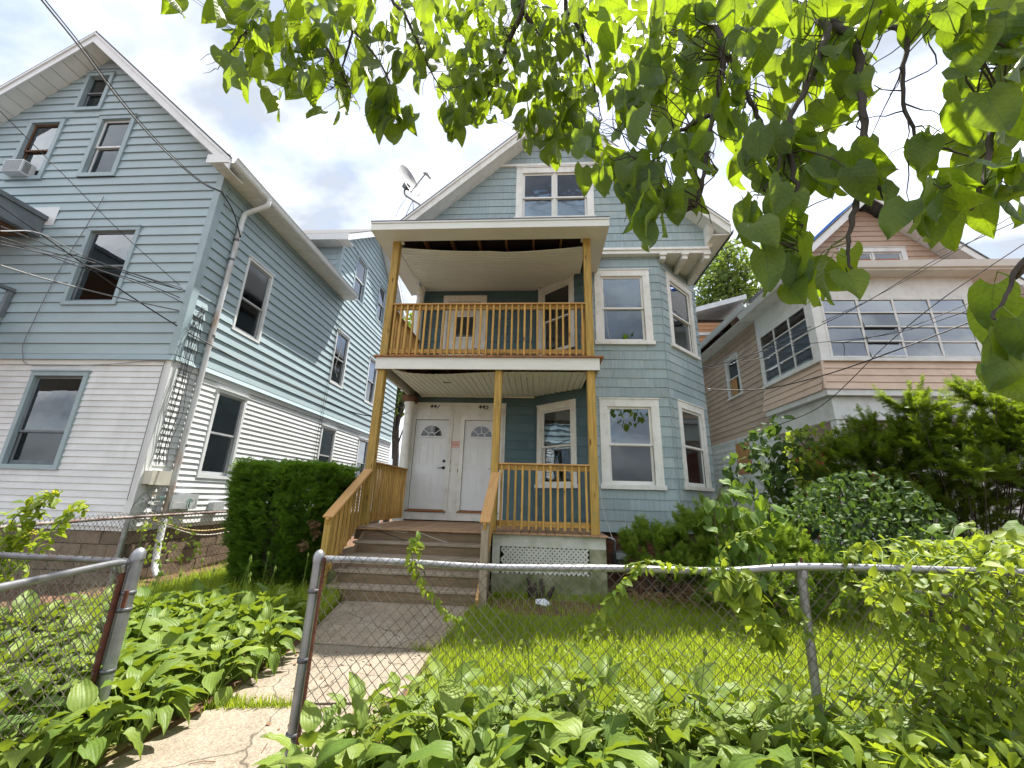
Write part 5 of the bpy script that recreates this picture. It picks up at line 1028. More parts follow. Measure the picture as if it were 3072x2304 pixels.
# green fence on the right lot line
gf = thing('chain_link_fence', 'dark green chain-link fence overgrown with vines beside the peach house', 'fence', (4.85,5.5,0))
MB().tube([(4.85,3.0,1.1),(4.85,9.5,1.12)], .02, 10).ob('top_rail', 'green_fence', gf)
chain(gf, [(4.85,3.0),(4.85,9.5)], .05, lambda s: 1.12, mat='green_fence', r=.003)
for y in (3.0,5.2,7.4,9.5): pipe_post(gf, 4.86, y, 1.12, .025, 'green_fence')
# ================================================================== LEAF TEMPLATES
def grid_leaf(width, droop, cup, wfun, cross=5, along=7, back=0.0, curl=0.0, wave=0.0):
    V = []; UV = []
    for j in range(along):
        t = j/(along-1)
        for i in range(cross):
            s = -1+2*i/(cross-1); hw = width*wfun(t); x = s*hw
            y = t-back*abs(s)**1.5*(1-t)**5
            z = -droop*t*t+cup*abs(s)*hw*1.2+curl*math.sin(t*6+s*2)*.02+wave*math.sin(t*17)*abs(s)**2*.03
            V.append((x,y,z)); UV.append((.5*s*(.35+.65*wfun(t)), t))
    Fq = [(j*cross+i, j*cross+i+1, (j+1)*cross+i+1, (j+1)*cross+i) for j in range(along-1) for i in range(cross-1)]
    return np.array(V, np.float32), np.array(Fq), np.array(UV, np.float32)
wh = lambda t: (math.sin(math.pi*min(1,(t+.03)**.72/1.02)))**.85 if t < .99 else .02
wc = lambda t: max(.015, 1.28*((t+.012)**.30)*((1-t)**.82))
ws = lambda t: max(.02, math.sin(math.pi*(t*.97+.03)**.8))
HOSTA = [grid_leaf(.33*wd_, dr, cu_, wh, wave=wv, curl=1.4) for dr, wv, wd_, cu_ in ((.2,1.2,1,.3),(.5,1.6,.9,.45),(.85,1.0,1.05,.3),(.35,1.8,.8,.6))]
CATALPA = [grid_leaf(.53, dr, cu, wc, cross=7, along=10, back=.16, curl=2.2, wave=.5) for dr, cu in ((.10,.10),(.22,.2),(.05,.04),(.34,.3))]
HEART = [grid_leaf(.48, .15, .2, wc, cross=3, along=5, back=.14), grid_leaf(.46, .3, .35, wc, cross=3, along=5, back=.12)]
OVAL = grid_leaf(.24, .15, .2, ws, cross=3, along=4)
def leaf_mesh(T, mat):
    me = bpy.data.meshes.new('leaf'); me.from_pydata([tuple(map(float,v)) for v in T[0]], [], [tuple(map(int,f)) for f in T[1]])
    ul = me.uv_layers.new(name='UVMap')
    for lp in me.loops: ul.data[lp.index].uv = T[2][lp.vertex_index]
    me.polygons.foreach_set('use_smooth', [True]*len(me.polygons)); me.materials.append(M[mat]); return me
def proj(P):
    P = np.asarray(P)-np.array((0,0,CAMZ)); x = P@np.array(rgt); y = P@np.array(upv); z = P@np.array(fwd)
    return x/z*FPX+1536, 1152-y/z*FPX, z
def place_leaves(parent, T, Rm, P, kind, mat, mat_far, name='leaf', nmax=300, sizes=None):
    """the leaves that show largest become objects, the rest one joined part"""
    u, v, z = proj(P); sz = (sizes if sizes is not None else np.linalg.norm(Rm[:,:,1],axis=1))/np.maximum(z,.3)
    vis = (z > .3) & (u > -60) & (u < 3130) & (v > -60) & (v < 2360); score = np.where(vis, sz, -1); order = np.argsort(-score)
    top = [i for i in order[:nmax] if score[i] > 0]; rest = np.setdiff1d(np.arange(len(P)), top)
    ms = [leaf_mesh(t, mat) for t in T]
    for i in top:
        W = Matrix(((*Rm[i,0],P[i,0]),(*Rm[i,1],P[i,1]),(*Rm[i,2],P[i,2]),(0,0,0,1)))
        ob(name, ms[kind[i]], None, parent, W)
    for k in range(len(T)):
        pass
    Vs, Fs, Us, off = [], [], [], 0
    for k, t in enumerate(T):
        ii = rest[kind[rest] == k]
        if len(ii) == 0: continue
        V_, F_ = scatter(t[0], t[1], Rm[ii], P[ii]); Vs.append(V_); Fs.append(F_+off); Us.append(np.tile(t[2], (len(ii),1))); off += len(V_)
    if Vs:
        o = big_mesh('foliage', np.concatenate(Vs), np.concatenate(Fs), mat_far, parent, uv=np.concatenate(Us)); o['kind'] = 'stuff'
def inpoly(x, y, poly):
    c = False; n = len(poly)
    for i in range(n):
        (x0,y0),(x1,y1) = poly[i], poly[i-1]
        if (y0 > y) != (y1 > y) and x < (x1-x0)*(y-y0)/(y1-y0)+x0: c = not c
    return c
def sample_poly(poly, n):
    xs_ = [p[0] for p in poly]; ys_ = [p[1] for p in poly]; out = []
    while len(out) < n:
        x, y = random.uniform(min(xs_),max(xs_)), random.uniform(min(ys_),max(ys_))
        if inpoly(x, y, poly): out.append((x, y))
    return out
# ================================================================== HOSTA BEDS
def hosta_bed(label, poly, spacing, loc, lmin=.17, lmax=.27, leaves=20, hmax=.42):
    root = thing('hosta_bed', label, 'plants', loc)
    P, Rl, kd = [], [], []; st = MB()
    xs_ = [p[0] for p in poly]; ys_ = [p[1] for p in poly]; y = min(ys_)
    row = 0
    while y < max(ys_):
        x = min(xs_)+(spacing/2 if row % 2 else 0)
        while x < max(xs_):
            cx, cy = x+random.uniform(-.1,.1), y+random.uniform(-.1,.1)
            if inpoly(cx, cy, poly):
                g = gz(cy); sc = random.uniform(.8,1.15)
                for k in range(leaves):
                    f = (k+.5)/leaves; an = k*2.4+random.uniform(-.3,.3); rad = (.03+.19*math.sqrt(f))*sc; hh = (hmax*(1-.62*f**1.4))*sc+random.uniform(-.03,.03)
                    d = Vector((math.cos(an), math.sin(an), 0)); base = Vector((cx,cy,g))+d*rad+Vector((0,0,hh))
                    el = math.radians(58-100*f+random.uniform(-16,16)); dirv = d*math.cos(el)+Vector((0,0,math.sin(el)))
                    L_ = random.uniform(lmin,lmax)*sc*random.uniform(.75,1.1); up = Vector((0,0,1))*math.cos(el)-d*math.sin(el)+Vector((random.uniform(-.3,.3),random.uniform(-.3,.3),0))
                    P.append(base); Rl.append((dirv, up, L_)); kd.append(random.randrange(4))
                    if k % 2 == 0: st.tube([(cx+d.x*.02,cy+d.y*.02,g), (cx+d.x*rad*.5,cy+d.y*rad*.5,g+hh*.6), tuple(base)], .0045, 4, cap=False)
            x += spacing
        y += spacing*.86; row += 1
    P = np.array([tuple(p) for p in P]); D = np.array([tuple(r[0]) for r in Rl]); U = np.array([tuple(r[1]) for r in Rl]); Ls = np.array([r[2] for r in Rl])
    Rm = basis(D, U)*Ls[:,None,None]
    s_ = st.ob('stems', 'stem', root); s_['kind'] = 'stuff'
    place_leaves(root, HOSTA, Rm, P, np.array(kd), 'hosta', 'hosta_far')
    return root
hb = hosta_bed('broad bed of bright green hostas along the chain-link fence right of the path', [(-1.18,1.98),(-1.08,2.7),(-.6,2.95),(0,3.1),(1.2,3.15),(2.6,3.1),(4.6,3.1),(4.6,1.98)], .26, (1.2,2.6,0), .13,.2, 20, .33)
hb2 = hosta_bed('thick bed of bright green hostas left of the concrete path', [(-2.42,1.95),(-2.36,3.0),(-2.42,3.9),(-2.62,4.6),(-3.2,4.6),(-4.3,4.3),(-4.95,3.9),(-4.85,2.4),(-3.4,1.95)], .28, (-3.4,3.3,0), .14,.22, 21, .30)
def stalks(root, spots):
    for x, y, h, lean in spots:
        p = smooth_path([(x,y,gz(y)+.15),(x+lean*.3,y,h*.55),(x+lean,y-.03,h)]); m = MB().tube(p, [.0045-.0022*k/(len(p)-1) for k in range(len(p))], 5)
        e = p[-1]; m.lathe(e, [(.002,0),(.010,.012),(.012,.03),(.004,.05),(.001,.055)], 8, Vector((lean*.6,-.1,.6))); m.ob('flower_stalk', 'stem', root)
stalks(hb2, [(-3.05+random.uniform(-.55,.5),4.1+random.uniform(-.8,.7),.72+random.uniform(-.06,.14),random.uniform(.03,.16)) for k in range(16)])
stalks(hb, [(random.uniform(-.6,3.4),random.uniform(2.15,2.9),.62+random.uniform(-.06,.16),random.uniform(.0,.18)) for k in range(20)])
# ================================================================== GRASS
def grass(name, polys, n, hmin, hmax, label, skip=None):
    tv = np.array([(-.5,0,0),(.5,0,0),(-.36,.25,.55),(.36,.25,.55),(0,.75,1.0)],np.float32); tf = [(0,1,3,2),(2,3,4,4)]
    pts = []
    for poly, share in polys: pts += sample_poly(poly, int(n*share))
    pts = [p for p in pts if not (skip and skip(*p))]; N_ = len(pts)
    P = np.array([(x,y,gz(y)-.012) for x, y in pts]); a = RNG.uniform(0,2*math.pi,N_); h = RNG.uniform(hmin,hmax,N_)*(.6+.8*RNG.random(N_)**2); ln = RNG.uniform(.15,.9,N_)
    c, s = np.cos(a), np.sin(a); wd = .006+.004*RNG.random(N_); Rm = np.zeros((N_,3,3)); Rm[:,0,0] = c*wd; Rm[:,1,0] = s*wd; Rm[:,0,1] = -s*h*ln; Rm[:,1,1] = c*h*ln; Rm[:,2,2] = h
    V_, F_ = scatter(tv, np.array([(0,1,3),(0,3,2),(2,3,4)]), Rm, P)
    o = big_mesh(name, V_, F_, 'grass'); return tag(o, label, 'grass', kind='stuff')
dirt = lambda x, y: (((x-.1)/.85)**2+((y-6.0)/.5)**2 < 1 and random.random() < .88) or (math.sin(x*3.1+y*2)*math.sin(y*4.3-x*1.7) > .45 and random.random() < .55)
lawn = [(-.86,5.7),(-.98,4.3),(-1.0,3.5),(4.8,3.1),(4.8,6.4),(2.9,6.4),(1.3,6.6),(-.6,6.6)]
grass('lawn_grass', [(lawn,.72),([(-.9,3.3),(4.7,3.2),(4.7,4.6),(-.9,4.6)],.28)], 85000, .04, .16, 'short bright lawn grass behind the chain-link fence', dirt)
grass('long_grass', [([(-5.4,4.6),(-2.7,4.9),(-2.6,5.8),(-4.6,7.0),(-5.5,7.6)],.8),([(-2.75,4.7),(-2.4,4.6),(-2.65,5.8),(-2.95,5.8)],.2)], 15000, .09, .24, 'longer shaded grass between the hosta bed and the clipped hedge')
grass('path_weeds', [([(-2.35,3.16),(-1.75,3.25),(-1.75,3.32),(-2.35,3.3)],.4),([(-1.1,2.0),(-.95,3.4),(-1.12,3.4),(-1.3,2.0)],.5),([(-1.12,4.3),(-.95,4.3),(-.95,4.42),(-1.3,4.4)],.1)], 1600, .03, .10, 'small weeds growing in the cracks and edges of the path')
lwd = thing('lawn_weeds', 'scattered broad-leaved weeds and clover in the lawn', 'weeds', (2,4.2,0)); PW = []
for x, y in sample_poly([(-.6,3.2),(4.6,3.1),(4.6,5.6),(.5,5.2),(-.6,4.6)], 260):
    for _ in range(6): PW.append((x+random.gauss(0,.05), y+random.gauss(0,.05), gz(y)+random.uniform(.03,.14)))
LWD = (lwd, PW)
# ================================================================== SHRUBS
def sprig(n, w, spread):
    """feathery shoot along +Y with n needle pairs"""
    V = []; Fq = []
    for k in range(n):
        t = k/n; l = spread*(1-.55*t)
        for s in (-1,1):
            b = len(V); V += [(0,t,0),(0,t+w,0),(s*l,t+l*.75+w*.4,.12*l),(s*l*.97,t+l*.75-w*.3,.12*l)]; Fq.append((b,b+1,b+2,b+3))
    b = len(V); V += [(-w*.4,1-.1,0),(w*.4,1-.1,0),(w*.1,1.12,0),(-w*.1,1.12,0)]; Fq.append((b,b+1,b+2,b+3))
    return np.array(V,np.float32), np.array(Fq)
SPRIG = sprig(5, .13, .42); PLUME = sprig(5, .10, .34)
def add_sprigs(root, P, D, L_, mat, T=SPRIG, name='foliage'):
    n = len(P); U = rdir(n)*.6+np.array((0,0,1.0)); Rm = basis(D, U)*np.asarray(L_)[:,None,None]
    V_, F_ = scatter(T[0], T[1], Rm, P); o = big_mesh(name, V_, F_, mat, root, smooth=False); o['kind'] = 'stuff'; return o
def hedge():
    root = thing('hedge', 'dark green clipped yew hedge beside the wooden steps', 'hedge', (-3.8,6.4,.1))
    def half(z): return .72+.16*min(1, z/1.1)          # half width grows upward
    c = np.array((-3.93,6.42)); N_ = 24000; z = RNG.random(N_)**.8*1.78+.06; hw = .56+.24*np.clip(z/1.3,0,1); hd = .42+.20*np.clip(z/1.3,0,1)
    ph = RNG.uniform(0,2*math.pi,N_); e = 3.4; cx = np.sign(np.cos(ph))*np.abs(np.cos(ph))**(2/e); cy = np.sign(np.sin(ph))*np.abs(np.sin(ph))**(2/e)
    lump = 1+.05*np.sin(z*9+ph*5)+.04*np.sin(ph*11+z*4)+.03*np.sin(z*23-ph*7)
    r = (1-RNG.random(N_)**1.4*.38)*lump
    P = np.stack([c[0]+cx*hw*r, c[1]+cy*hd*r, z+.06], 1); D = np.stack([cx, cy, np.full(N_,.55)],1)+rdir(N_)*.55
    # top
    Nt = 6500; tx, ty = RNG.uniform(-1,1,Nt), RNG.uniform(-1,1,Nt); k = (np.abs(tx)**e+np.abs(ty)**e) < 1; tx, ty = tx[k], ty[k]
    zt = 1.86-.10*(np.abs(tx)**4+np.abs(ty)**4)+.035*np.sin(tx*9)+.03*np.sin(ty*8+tx*5)-RNG.random(len(tx))*.10
    P = np.concatenate([P, np.stack([c[0]+tx*.80, c[1]+ty*.62, zt],1)]); D = np.concatenate([D, np.stack([tx*.3,ty*.3,np.ones(len(tx))],1)+rdir(len(tx))*.45])
    add_sprigs(root, P, D, RNG.uniform(.05,.11,len(P)), 'yew')
    Ns = 260; tx, ty = RNG.uniform(-.9,.9,Ns), RNG.uniform(-.9,.9,Ns)
    add_sprigs(root, np.stack([c[0]+tx*.80,c[1]+ty*.6,1.80+RNG.random(Ns)*.06],1), np.stack([tx*.15,ty*.1,np.ones(Ns)],1)+rdir(Ns)*.2, RNG.uniform(.10,.17,Ns), 'yew', PLUME, 'new_shoots')
    m = MB()
    for k in range(46):
        a = RNG.uniform(0,2*math.pi); rr_ = RNG.uniform(.2,.85); top = Vector((c[0]+math.cos(a)*.78*rr_, c[1]+math.sin(a)*.52*rr_, RNG.uniform(.5,1.75))); b = Vector((c[0]+math.cos(a)*.12, c[1]+math.sin(a)*.1, .05))
        m.tube([b, b.lerp(top,.5)+Vector((RNG.normal(0,.05),RNG.normal(0,.05),0)), top], [.03,.018,.006], 5, cap=False)
    m.ob('branches', 'bark_light', root)
    for a in ((-3.22,5.86,1.05),(-3.18,5.88,.93),(-3.32,5.85,.75)):
        P = np.array([a]*40)+RNG.normal(0,.03,(40,3)); add_sprigs(root, P, rdir(40), RNG.uniform(.04,.07,40), 'dry', name='dead_sprig')
hedge()
def bush(name, label, blobs, n, mat, L_, T=PLUME, up=.7, out=.8, stems=30, shell=.45, base=None, cat='shrub', stem_mat='bark_light', per=38, reach=.2):
    base = base or (blobs[0][0], blobs[0][1], .05); root = thing(name, label, cat, base); tot = sum(b[3]*b[4]*b[5] for b in blobs)**1
    wts = np.array([(b[3]*b[4]*b[5])**.67 for b in blobs]); wts /= wts.sum(); m = MB()
    Ps, Ds = [], []
    for b, w_ in zip(blobs, wts):
        k = int(n*w_/per)+1; d = rdir(k); d[:,2] = np.where(d[:,2] < -.5, -d[:,2], d[:,2]); r = 1-RNG.random(k)**1.3*shell
        lump = 1+.10*np.sin(d[:,0]*7+d[:,2]*5+b[0]*3)+.08*np.sin(d[:,1]*9-d[:,0]*6)
        tc_ = np.array(b[:3])+d*np.array(b[3:6])*(r*lump)[:,None]; td = d*out+np.array((0,0,up))+rdir(k)*.45; td /= np.linalg.norm(td,axis=1,keepdims=True)
        tt_ = RNG.random((k,per)); sz_ = RNG.uniform(.6,1.35,k)[:,None]          # shoots gathered into tufts along a twig
        Ps.append((tc_[:,None,:]+td[:,None,:]*((tt_-.5)*reach*sz_)[:,:,None]+RNG.normal(0,.012,(k,per,3))).reshape(-1,3))
        Ds.append((td[:,None,:]*.9+RNG.normal(0,.42,(k,per,3))).reshape(-1,3))
        for _ in range(int(stems*w_)+2):
            q = Vector(rdir(1)[0]); e_ = Vector(b[:3])+Vector((q.x*b[3],q.y*b[4],abs(q.z)*b[5]))*.75; s0 = Vector(base)+Vector((RNG.normal(0,.06),RNG.normal(0,.06),0))
            m.tube([s0, s0.lerp(e_,.5)+Vector((0,0,-.08)), e_], [.018,.010,.004], 5, cap=False)
    P, D = np.concatenate(Ps), np.concatenate(Ds); k = P[:,2] > .04; P, D = P[k], D[k]
    add_sprigs(root, P, D, RNG.uniform(L_[0],L_[1],len(P)), mat, T); m.ob('branches', stem_mat, root); return root
bush('juniper_shrub', 'wide bright green juniper shrub under the right bay window', [(3.25,6.35,.72,.75,.6,.55),(2.75,6.8,.85,.7,.5,.62),(3.75,6.0,.45,.6,.55,.45),(2.9,5.9,.35,.7,.4,.3)], 21000, 'juniper', (.055,.12), per=40, reach=.24, base=(3.0,6.5,.08))
bush('juniper_shrub', 'small sparse juniper shrub beside the gas meter', [(1.85,6.9,.72,.55,.42,.42),(2.2,6.6,.45,.4,.4,.3)], 7500, 'juniper', (.05,.11), per=40, reach=.2, base=(1.9,6.9,.08))
bush('yew_shrub', 'huge dark yew shrub in front of the boarded porch of the peach house', [(5.75,7.0,2.0,.85,.55,.75),(6.7,6.7,2.15,1.05,.7,.95),(7.6,6.4,1.9,1.1,.8,1.05),(5.35,7.1,2.35,.55,.35,.35),(6.4,6.9,1.25,1.2,.6,.7),(6.1,6.6,2.55,.5,.4,.5),(7.2,6.4,2.6,.6,.5,.55),(8.2,6.0,1.6,.9,.8,1.0),(5.1,7.2,2.0,.35,.25,.3),(5.9,6.5,3.0,.32,.3,.28),(6.6,6.2,3.05,.35,.3,.3),(7.3,6.0,3.05,.4,.3,.3),(5.55,6.9,2.75,.3,.25,.2),(6.2,6.1,2.0,.5,.3,.3),(7.0,5.8,2.3,.5,.3,.35),(5.6,6.6,1.5,.5,.3,.35)], 46000, 'yew_right', (.06,.13), per=36, reach=.36, up=.25, out=1.1, stems=50, shell=.75, base=(6.5,6.8,.08), stem_mat='bark')
# dead twigs under the juniper
dt = thing('dead_twigs', 'brown tangle of dead twigs under the small juniper', 'twigs', (2.0,6.3,.1)); m = MB()
for k in range(140):
    p = Vector((random.uniform(1.3,2.9),random.uniform(5.95,6.5),random.uniform(.1,.28))); q = p+Vector((random.uniform(-.35,.35),random.uniform(-.25,.2),random.uniform(-.08,.16))); m.tube([p,p.lerp(q,.5)+Vector((0,0,.05)),q], [.006,.005,.002], 4, cap=False)
m.ob('twigs', 'dry', dt)
# ================================================================== VINES
def leaves_at(root, P, N_, L_, mat, T=HEART, droop=.5, nmax=300):
    """heart leaves hanging at points P facing roughly along N_"""
    P = np.asarray(P, float); n = len(P); D = rdir(n)*.75+np.array((0,0,-droop)); U = np.asarray(N_, float)+rdir(n)*.55
    Ls = RNG.uniform(L_[0],L_[1],n); Rm = basis(D,U)*Ls[:,None,None]; k = RNG.integers(0,len(T),n); place_leaves(root, T, Rm, P, k, mat+'_leaf' if mat+'_leaf' in M else mat, mat, 'leaf', nmax)
leaves_at(LWD[0], LWD[1], np.tile((0,-.2,1.),(len(LWD[1]),1)), (.025,.06), 'vine', droop=.0, nmax=0)
def vine_strand(name, label, pts, r, leaf, L_, mat, step=.06, cat='vine', nrm=(0,-.6,.8)):
    root = thing(name, label, cat, pts[0]); p = smooth_path(pts, 8); MB().tube(p, r, 5).ob('stem', 'stem', root)
    P = []
    for a, b in zip(p, p[1:]):
        k = max(1, int((b-a).length/step+random.random()))
        for j in range(k): P.append(tuple(a.lerp(b, random.random())+Vector((random.uniform(-.02,.02),random.uniform(-.03,.01),random.uniform(-.02,.02)))))
    leaves_at(root, P, np.tile(np.array(nrm),(len(P),1)), L_, mat); return root
vine_strand('climbing_vine', 'thin bright vine strand climbing the fence in front of the steps', [atY(x,y,2.66) for x, y in [(1005,1395),(985,1340),(960,1320),(930,1270),(905,1240),(893,1215),(888,1185)]]+[atY(892,1172,2.66),atY(905,1170,2.64),atY(912,1190,2.63)], .003, 0, (.035,.06), 'vine', .045)
vine_strand('climbing_vine', 'vine with rounded leaves on the fence in front of the gas meter', [atY(x,y,2.66) for x, y in [(1265,1385),(1290,1330),(1320,1290),(1345,1262),(1370,1240),(1400,1222)]], .003, 0, (.04,.075), 'vine', .04)
vine_strand('climbing_vine', 'vine tip lying along the top rail of the fence', [atY(x,y,2.66) for x, y in [(1350,1222),(1400,1212),(1450,1220),(1500,1228),(1560,1226),(1600,1230)]], .003, 0, (.03,.06), 'vine', .05)
vine_strand('climbing_vine', 'slender vine shoot reaching up against the juniper', [atY(x,y,2.7) for x, y in [(1555,1222),(1560,1190),(1590,1165),(1620,1150),(1650,1135)]], .003, 0, (.02,.045), 'vine', .05)
vine_strand('climbing_vine', 'vine shoot arching over the fence left of the leafy mass', [atY(x,y,2.68) for x, y in [(1790,1330),(1820,1270),(1830,1215),(1845,1190),(1890,1170),(1950,1165),(1985,1180)]], .003, 0, (.035,.075), 'vine', .04)
vine_strand('climbing_vine', 'thin curling vine shoot above the dark yew on the right', [atY(x,y,3.2) for x, y in [(2100,1230),(2090,1180),(2110,1150),(2080,1130)]], .003, 0, (.03,.05), 'vine', .04)
vine_strand('climbing_vine', 'long vine trailing right along the mesh below the line post', [atY(x,y,2.66) for x, y in [(1570,1240),(1640,1265),(1700,1300),(1740,1340),(1745,1380)]], .003, 0, (.03,.06), 'vine', .05)
vm = thing('vine_clump', 'clump of leafy vine hanging through the fence beside the line post', 'vine', (1.2,2.65,.6))
P = [tuple(atY(x,y,2.66)+Vector((0,random.uniform(-.05,.03),0))) for x, y in sample_poly([(1545,1235),(1600,1225),(1650,1290),(1670,1350),(1700,1390),(1660,1395),(1620,1340),(1570,1290)], 120)]
leaves_at(vm, P, np.tile((0,-.6,.8),(120,1)), (.05,.11), 'vine'); MB().tube(smooth_path([atY(1560,1225,2.67),atY(1610,1290,2.67),atY(1660,1360,2.67),atY(1690,1440,2.67)]), .004, 5).ob('stem', 'stem', vm)
vr = thing('vine_mass', 'bright yellow-green mass of vines swallowing the right end of the fence', 'vine', (3.0,2.7,0))
P = []
for poly, n, Y0, Y1 in (([(1860,1250),(1960,1215),(2060,1235),(2140,1180),(2230,1180),(2230,1659),(2130,1659),(2060,1560),(2000,1470),(1930,1380),(1880,1320)],1700,2.5,3.2),([(1860,1200),(1950,1170),(2060,1165),(2150,1150),(2240,1160),(2240,1250),(2050,1260),(1900,1260)],650,2.75,3.6)):
    for x, y in sample_poly(poly, n): P.append(tuple(atY(x,y,random.uniform(Y0,Y1))))
leaves_at(vr, P, np.tile((-.1,-.4,.9),(len(P),1)), (.035,.08), 'vine', droop=.35)
for k in range(14):
    x = random.uniform(1880,2210); MB().tube(smooth_path([atY(x,1500,2.7),atY(x+random.uniform(-60,60),1350,2.68),atY(x+random.uniform(-90,90),1240,2.72),atY(x+random.uniform(-120,60),1190,2.8)]), .004, 5).ob('stem', 'stem', vr)
vl = thing('ground_ivy', 'low leafy weeds among the hostas at the right end of the fence', 'weeds', (3.4,2.3,0))
P = [tuple(atZ(x,y,random.uniform(.15,.5))) for x, y in sample_poly([(1700,1440),(2000,1430),(2230,1500),(2230,1700),(1900,1690),(1750,1600)], 700)]
leaves_at(vl, P, np.tile((0,-.2,1.),(len(P),1)), (.05,.10), 'vine', droop=.1)
vd = thing('vine_mass', 'dark green ivy-like vines covering the green fence', 'vine', (4.85,6,0)); P = []
for x, y in sample_poly([(1690,1075),(1780,1030),(1860,1010),(1960,1040),(2060,1110),(2080,1230),(1960,1240),(1790,1235),(1770,1150),(1700,1110)], 2600):
    Y = random.uniform(5.4,7.0); P.append(tuple(atY(x,y,Y)))
leaves_at(vd, P, np.tile((-.4,-.6,.7),(len(P),1)), (.05,.09), 'vine_dark', droop=.4)
for k in range(10): MB().tube(smooth_path([(4.85,5.4+.2*k,.1),(4.8+random.uniform(-.3,.1),5.4+.2*k,.7),(4.8+random.uniform(-.4,.3),5.5+.2*k,1.4)]), .008, 5).ob('stem', 'bark', vd)
# big-leaved saplings
def sapling(name, label, stems, n, L_, T, mat, cat='sapling', droop=.75):
    root = thing(name, label, cat, stems[0][0]); P = []
    for s_ in stems:
        p = smooth_path(s_, 6); m_ = MB().tube(p, [.014-.010*k/(len(p)-1) for k in range(len(p))], 6); k0 = len(p)//4
        for k in range(n):
            q = p[random.randrange(k0, len(p))]; off = Vector((random.uniform(-.16,.16),random.uniform(-.16,.12),random.uniform(-.06,.12))); P.append(tuple(q+off)); m_.tube([q, q+off], .003, 4, cap=False)
        m_.ob('stem', 'bark_light', root)
    P = np.array(P); nn = len(P); D = rdir(nn)*.7+np.array((0,-.15,-droop)); U = rdir(nn)*.4+np.array((0,-.5,.8)); Ls = RNG.uniform(L_[0],L_[1],nn); Rm = basis(D,U)*Ls[:,None,None]
    place_leaves(root, T, Rm, P, RNG.integers(0,len(T),nn), 'sapling', mat, 'leaf', 60); return root
sapling('catalpa_sapling', 'young broad-leaved sapling growing in front of the juniper', [[(2.45,5.7,.1),(2.5,5.7,.7),(2.55,5.65,1.3),(2.75,5.6,1.85)],[(2.45,5.7,.1),(2.35,5.65,.8),(2.3,5.6,1.35),(2.4,5.55,1.7)],[(2.5,5.7,.1),(2.75,5.65,.7),(2.95,5.6,1.2),(3.0,5.55,1.55)]], 28, (.14,.22), CATALPA, 'sapling')
sapling('leafy_sapling', 'dark green sapling against the white siding of the peach house', [[(5.0,8.3,.1),(5.1,8.3,1.2),(5.2,8.25,2.2),(5.35,8.2,3.0)],[(5.0,8.3,.1),(4.7,8.3,1.2),(4.5,8.2,1.9),(4.45,8.1,2.2)],[(4.9,8.3,.1),(5.0,8.3,1.0),(4.85,8.2,1.7)],[(4.7,8.0,.1),(4.6,7.9,.9),(4.4,7.8,1.5)],[(5.2,8.1,.1),(5.25,8.0,.9),(5.1,7.9,1.6)]], 36, (.14,.25), CATALPA, 'vine_dark')
sapling('maple_sapling', 'yellow-green maple sapling beside the boarded porch', [[(5.5,7.9,.1),(5.55,7.85,1.4),(5.45,7.8,2.3),(5.6,7.75,2.85)],[(5.5,7.9,.1),(5.7,7.85,1.3),(5.85,7.8,2.1)],[(5.5,7.9,.1),(5.35,7.8,1.1),(5.2,7.75,1.75)],[(5.6,7.8,.1),(5.75,7.7,1.0),(5.9,7.6,1.6)]], 60, (.09,.16), HEART, 'vine', droop=.35)
sapling('broadleaf_weed', 'pale broad leaves poking above the vines near the yew', [[(4.6,5.2,.3),(4.7,5.2,1.0),(4.8,5.15,1.35)],[(4.9,5.2,.3),(5.2,5.2,1.0),(5.3,5.1,1.3)]], 5, (.2,.3), CATALPA, 'sapling', droop=.1)
lv = thing('tall_weeds', 'dark broad-leaved weeds crowding the white siding left of the boarded porch', 'weeds', (4.9,7.9,.05)); P = []
for x, y in sample_poly([(1545,1020),(1590,965),(1640,905),(1700,890),(1725,960),(1765,1010),(1800,1085),(1700,1100),(1590,1075)], 230): P.append(tuple(atY(x,y,random.uniform(7.5,8.2))))
leaves_at(lv, P, np.tile((-.2,-.6,.7),(len(P),1)), (.12,.22), 'vine_dark', T=CATALPA, droop=.6)
for k in range(9): MB().tube(smooth_path([(4.7+.07*k,7.9,.05),(4.6+.09*k,7.85,1.0),tuple(atY(1580+20*k,1000-8*k,7.9))]), [.011-.008*i/12 for i in range(13)], 5).ob('stem', 'bark_light', lv)
lm = thing('leafy_weeds', 'yellow-green leafy shoots in front of the red board on the porch', 'weeds', (5.5,7.4,.05)); P = []
for x, y in sample_poly([(1690,935),(1750,915),(1825,925),(1835,1010),(1800,1090),(1730,1085),(1700,1010)], 320): P.append(tuple(atY(x,y,random.uniform(7.1,7.7))))
leaves_at(lm, P, np.tile((-.2,-.5,.8),(len(P),1)), (.07,.13), 'vine', droop=.3)
for k in range(7): MB().tube(smooth_path([(5.3+.06*k,7.5,.05),(5.25+.1*k,7.45,1.1),tuple(atY(1710+16*k,950,7.4))]), [.009-.006*i/12 for i in range(13)], 5).ob('stem', 'bark_light', lm)
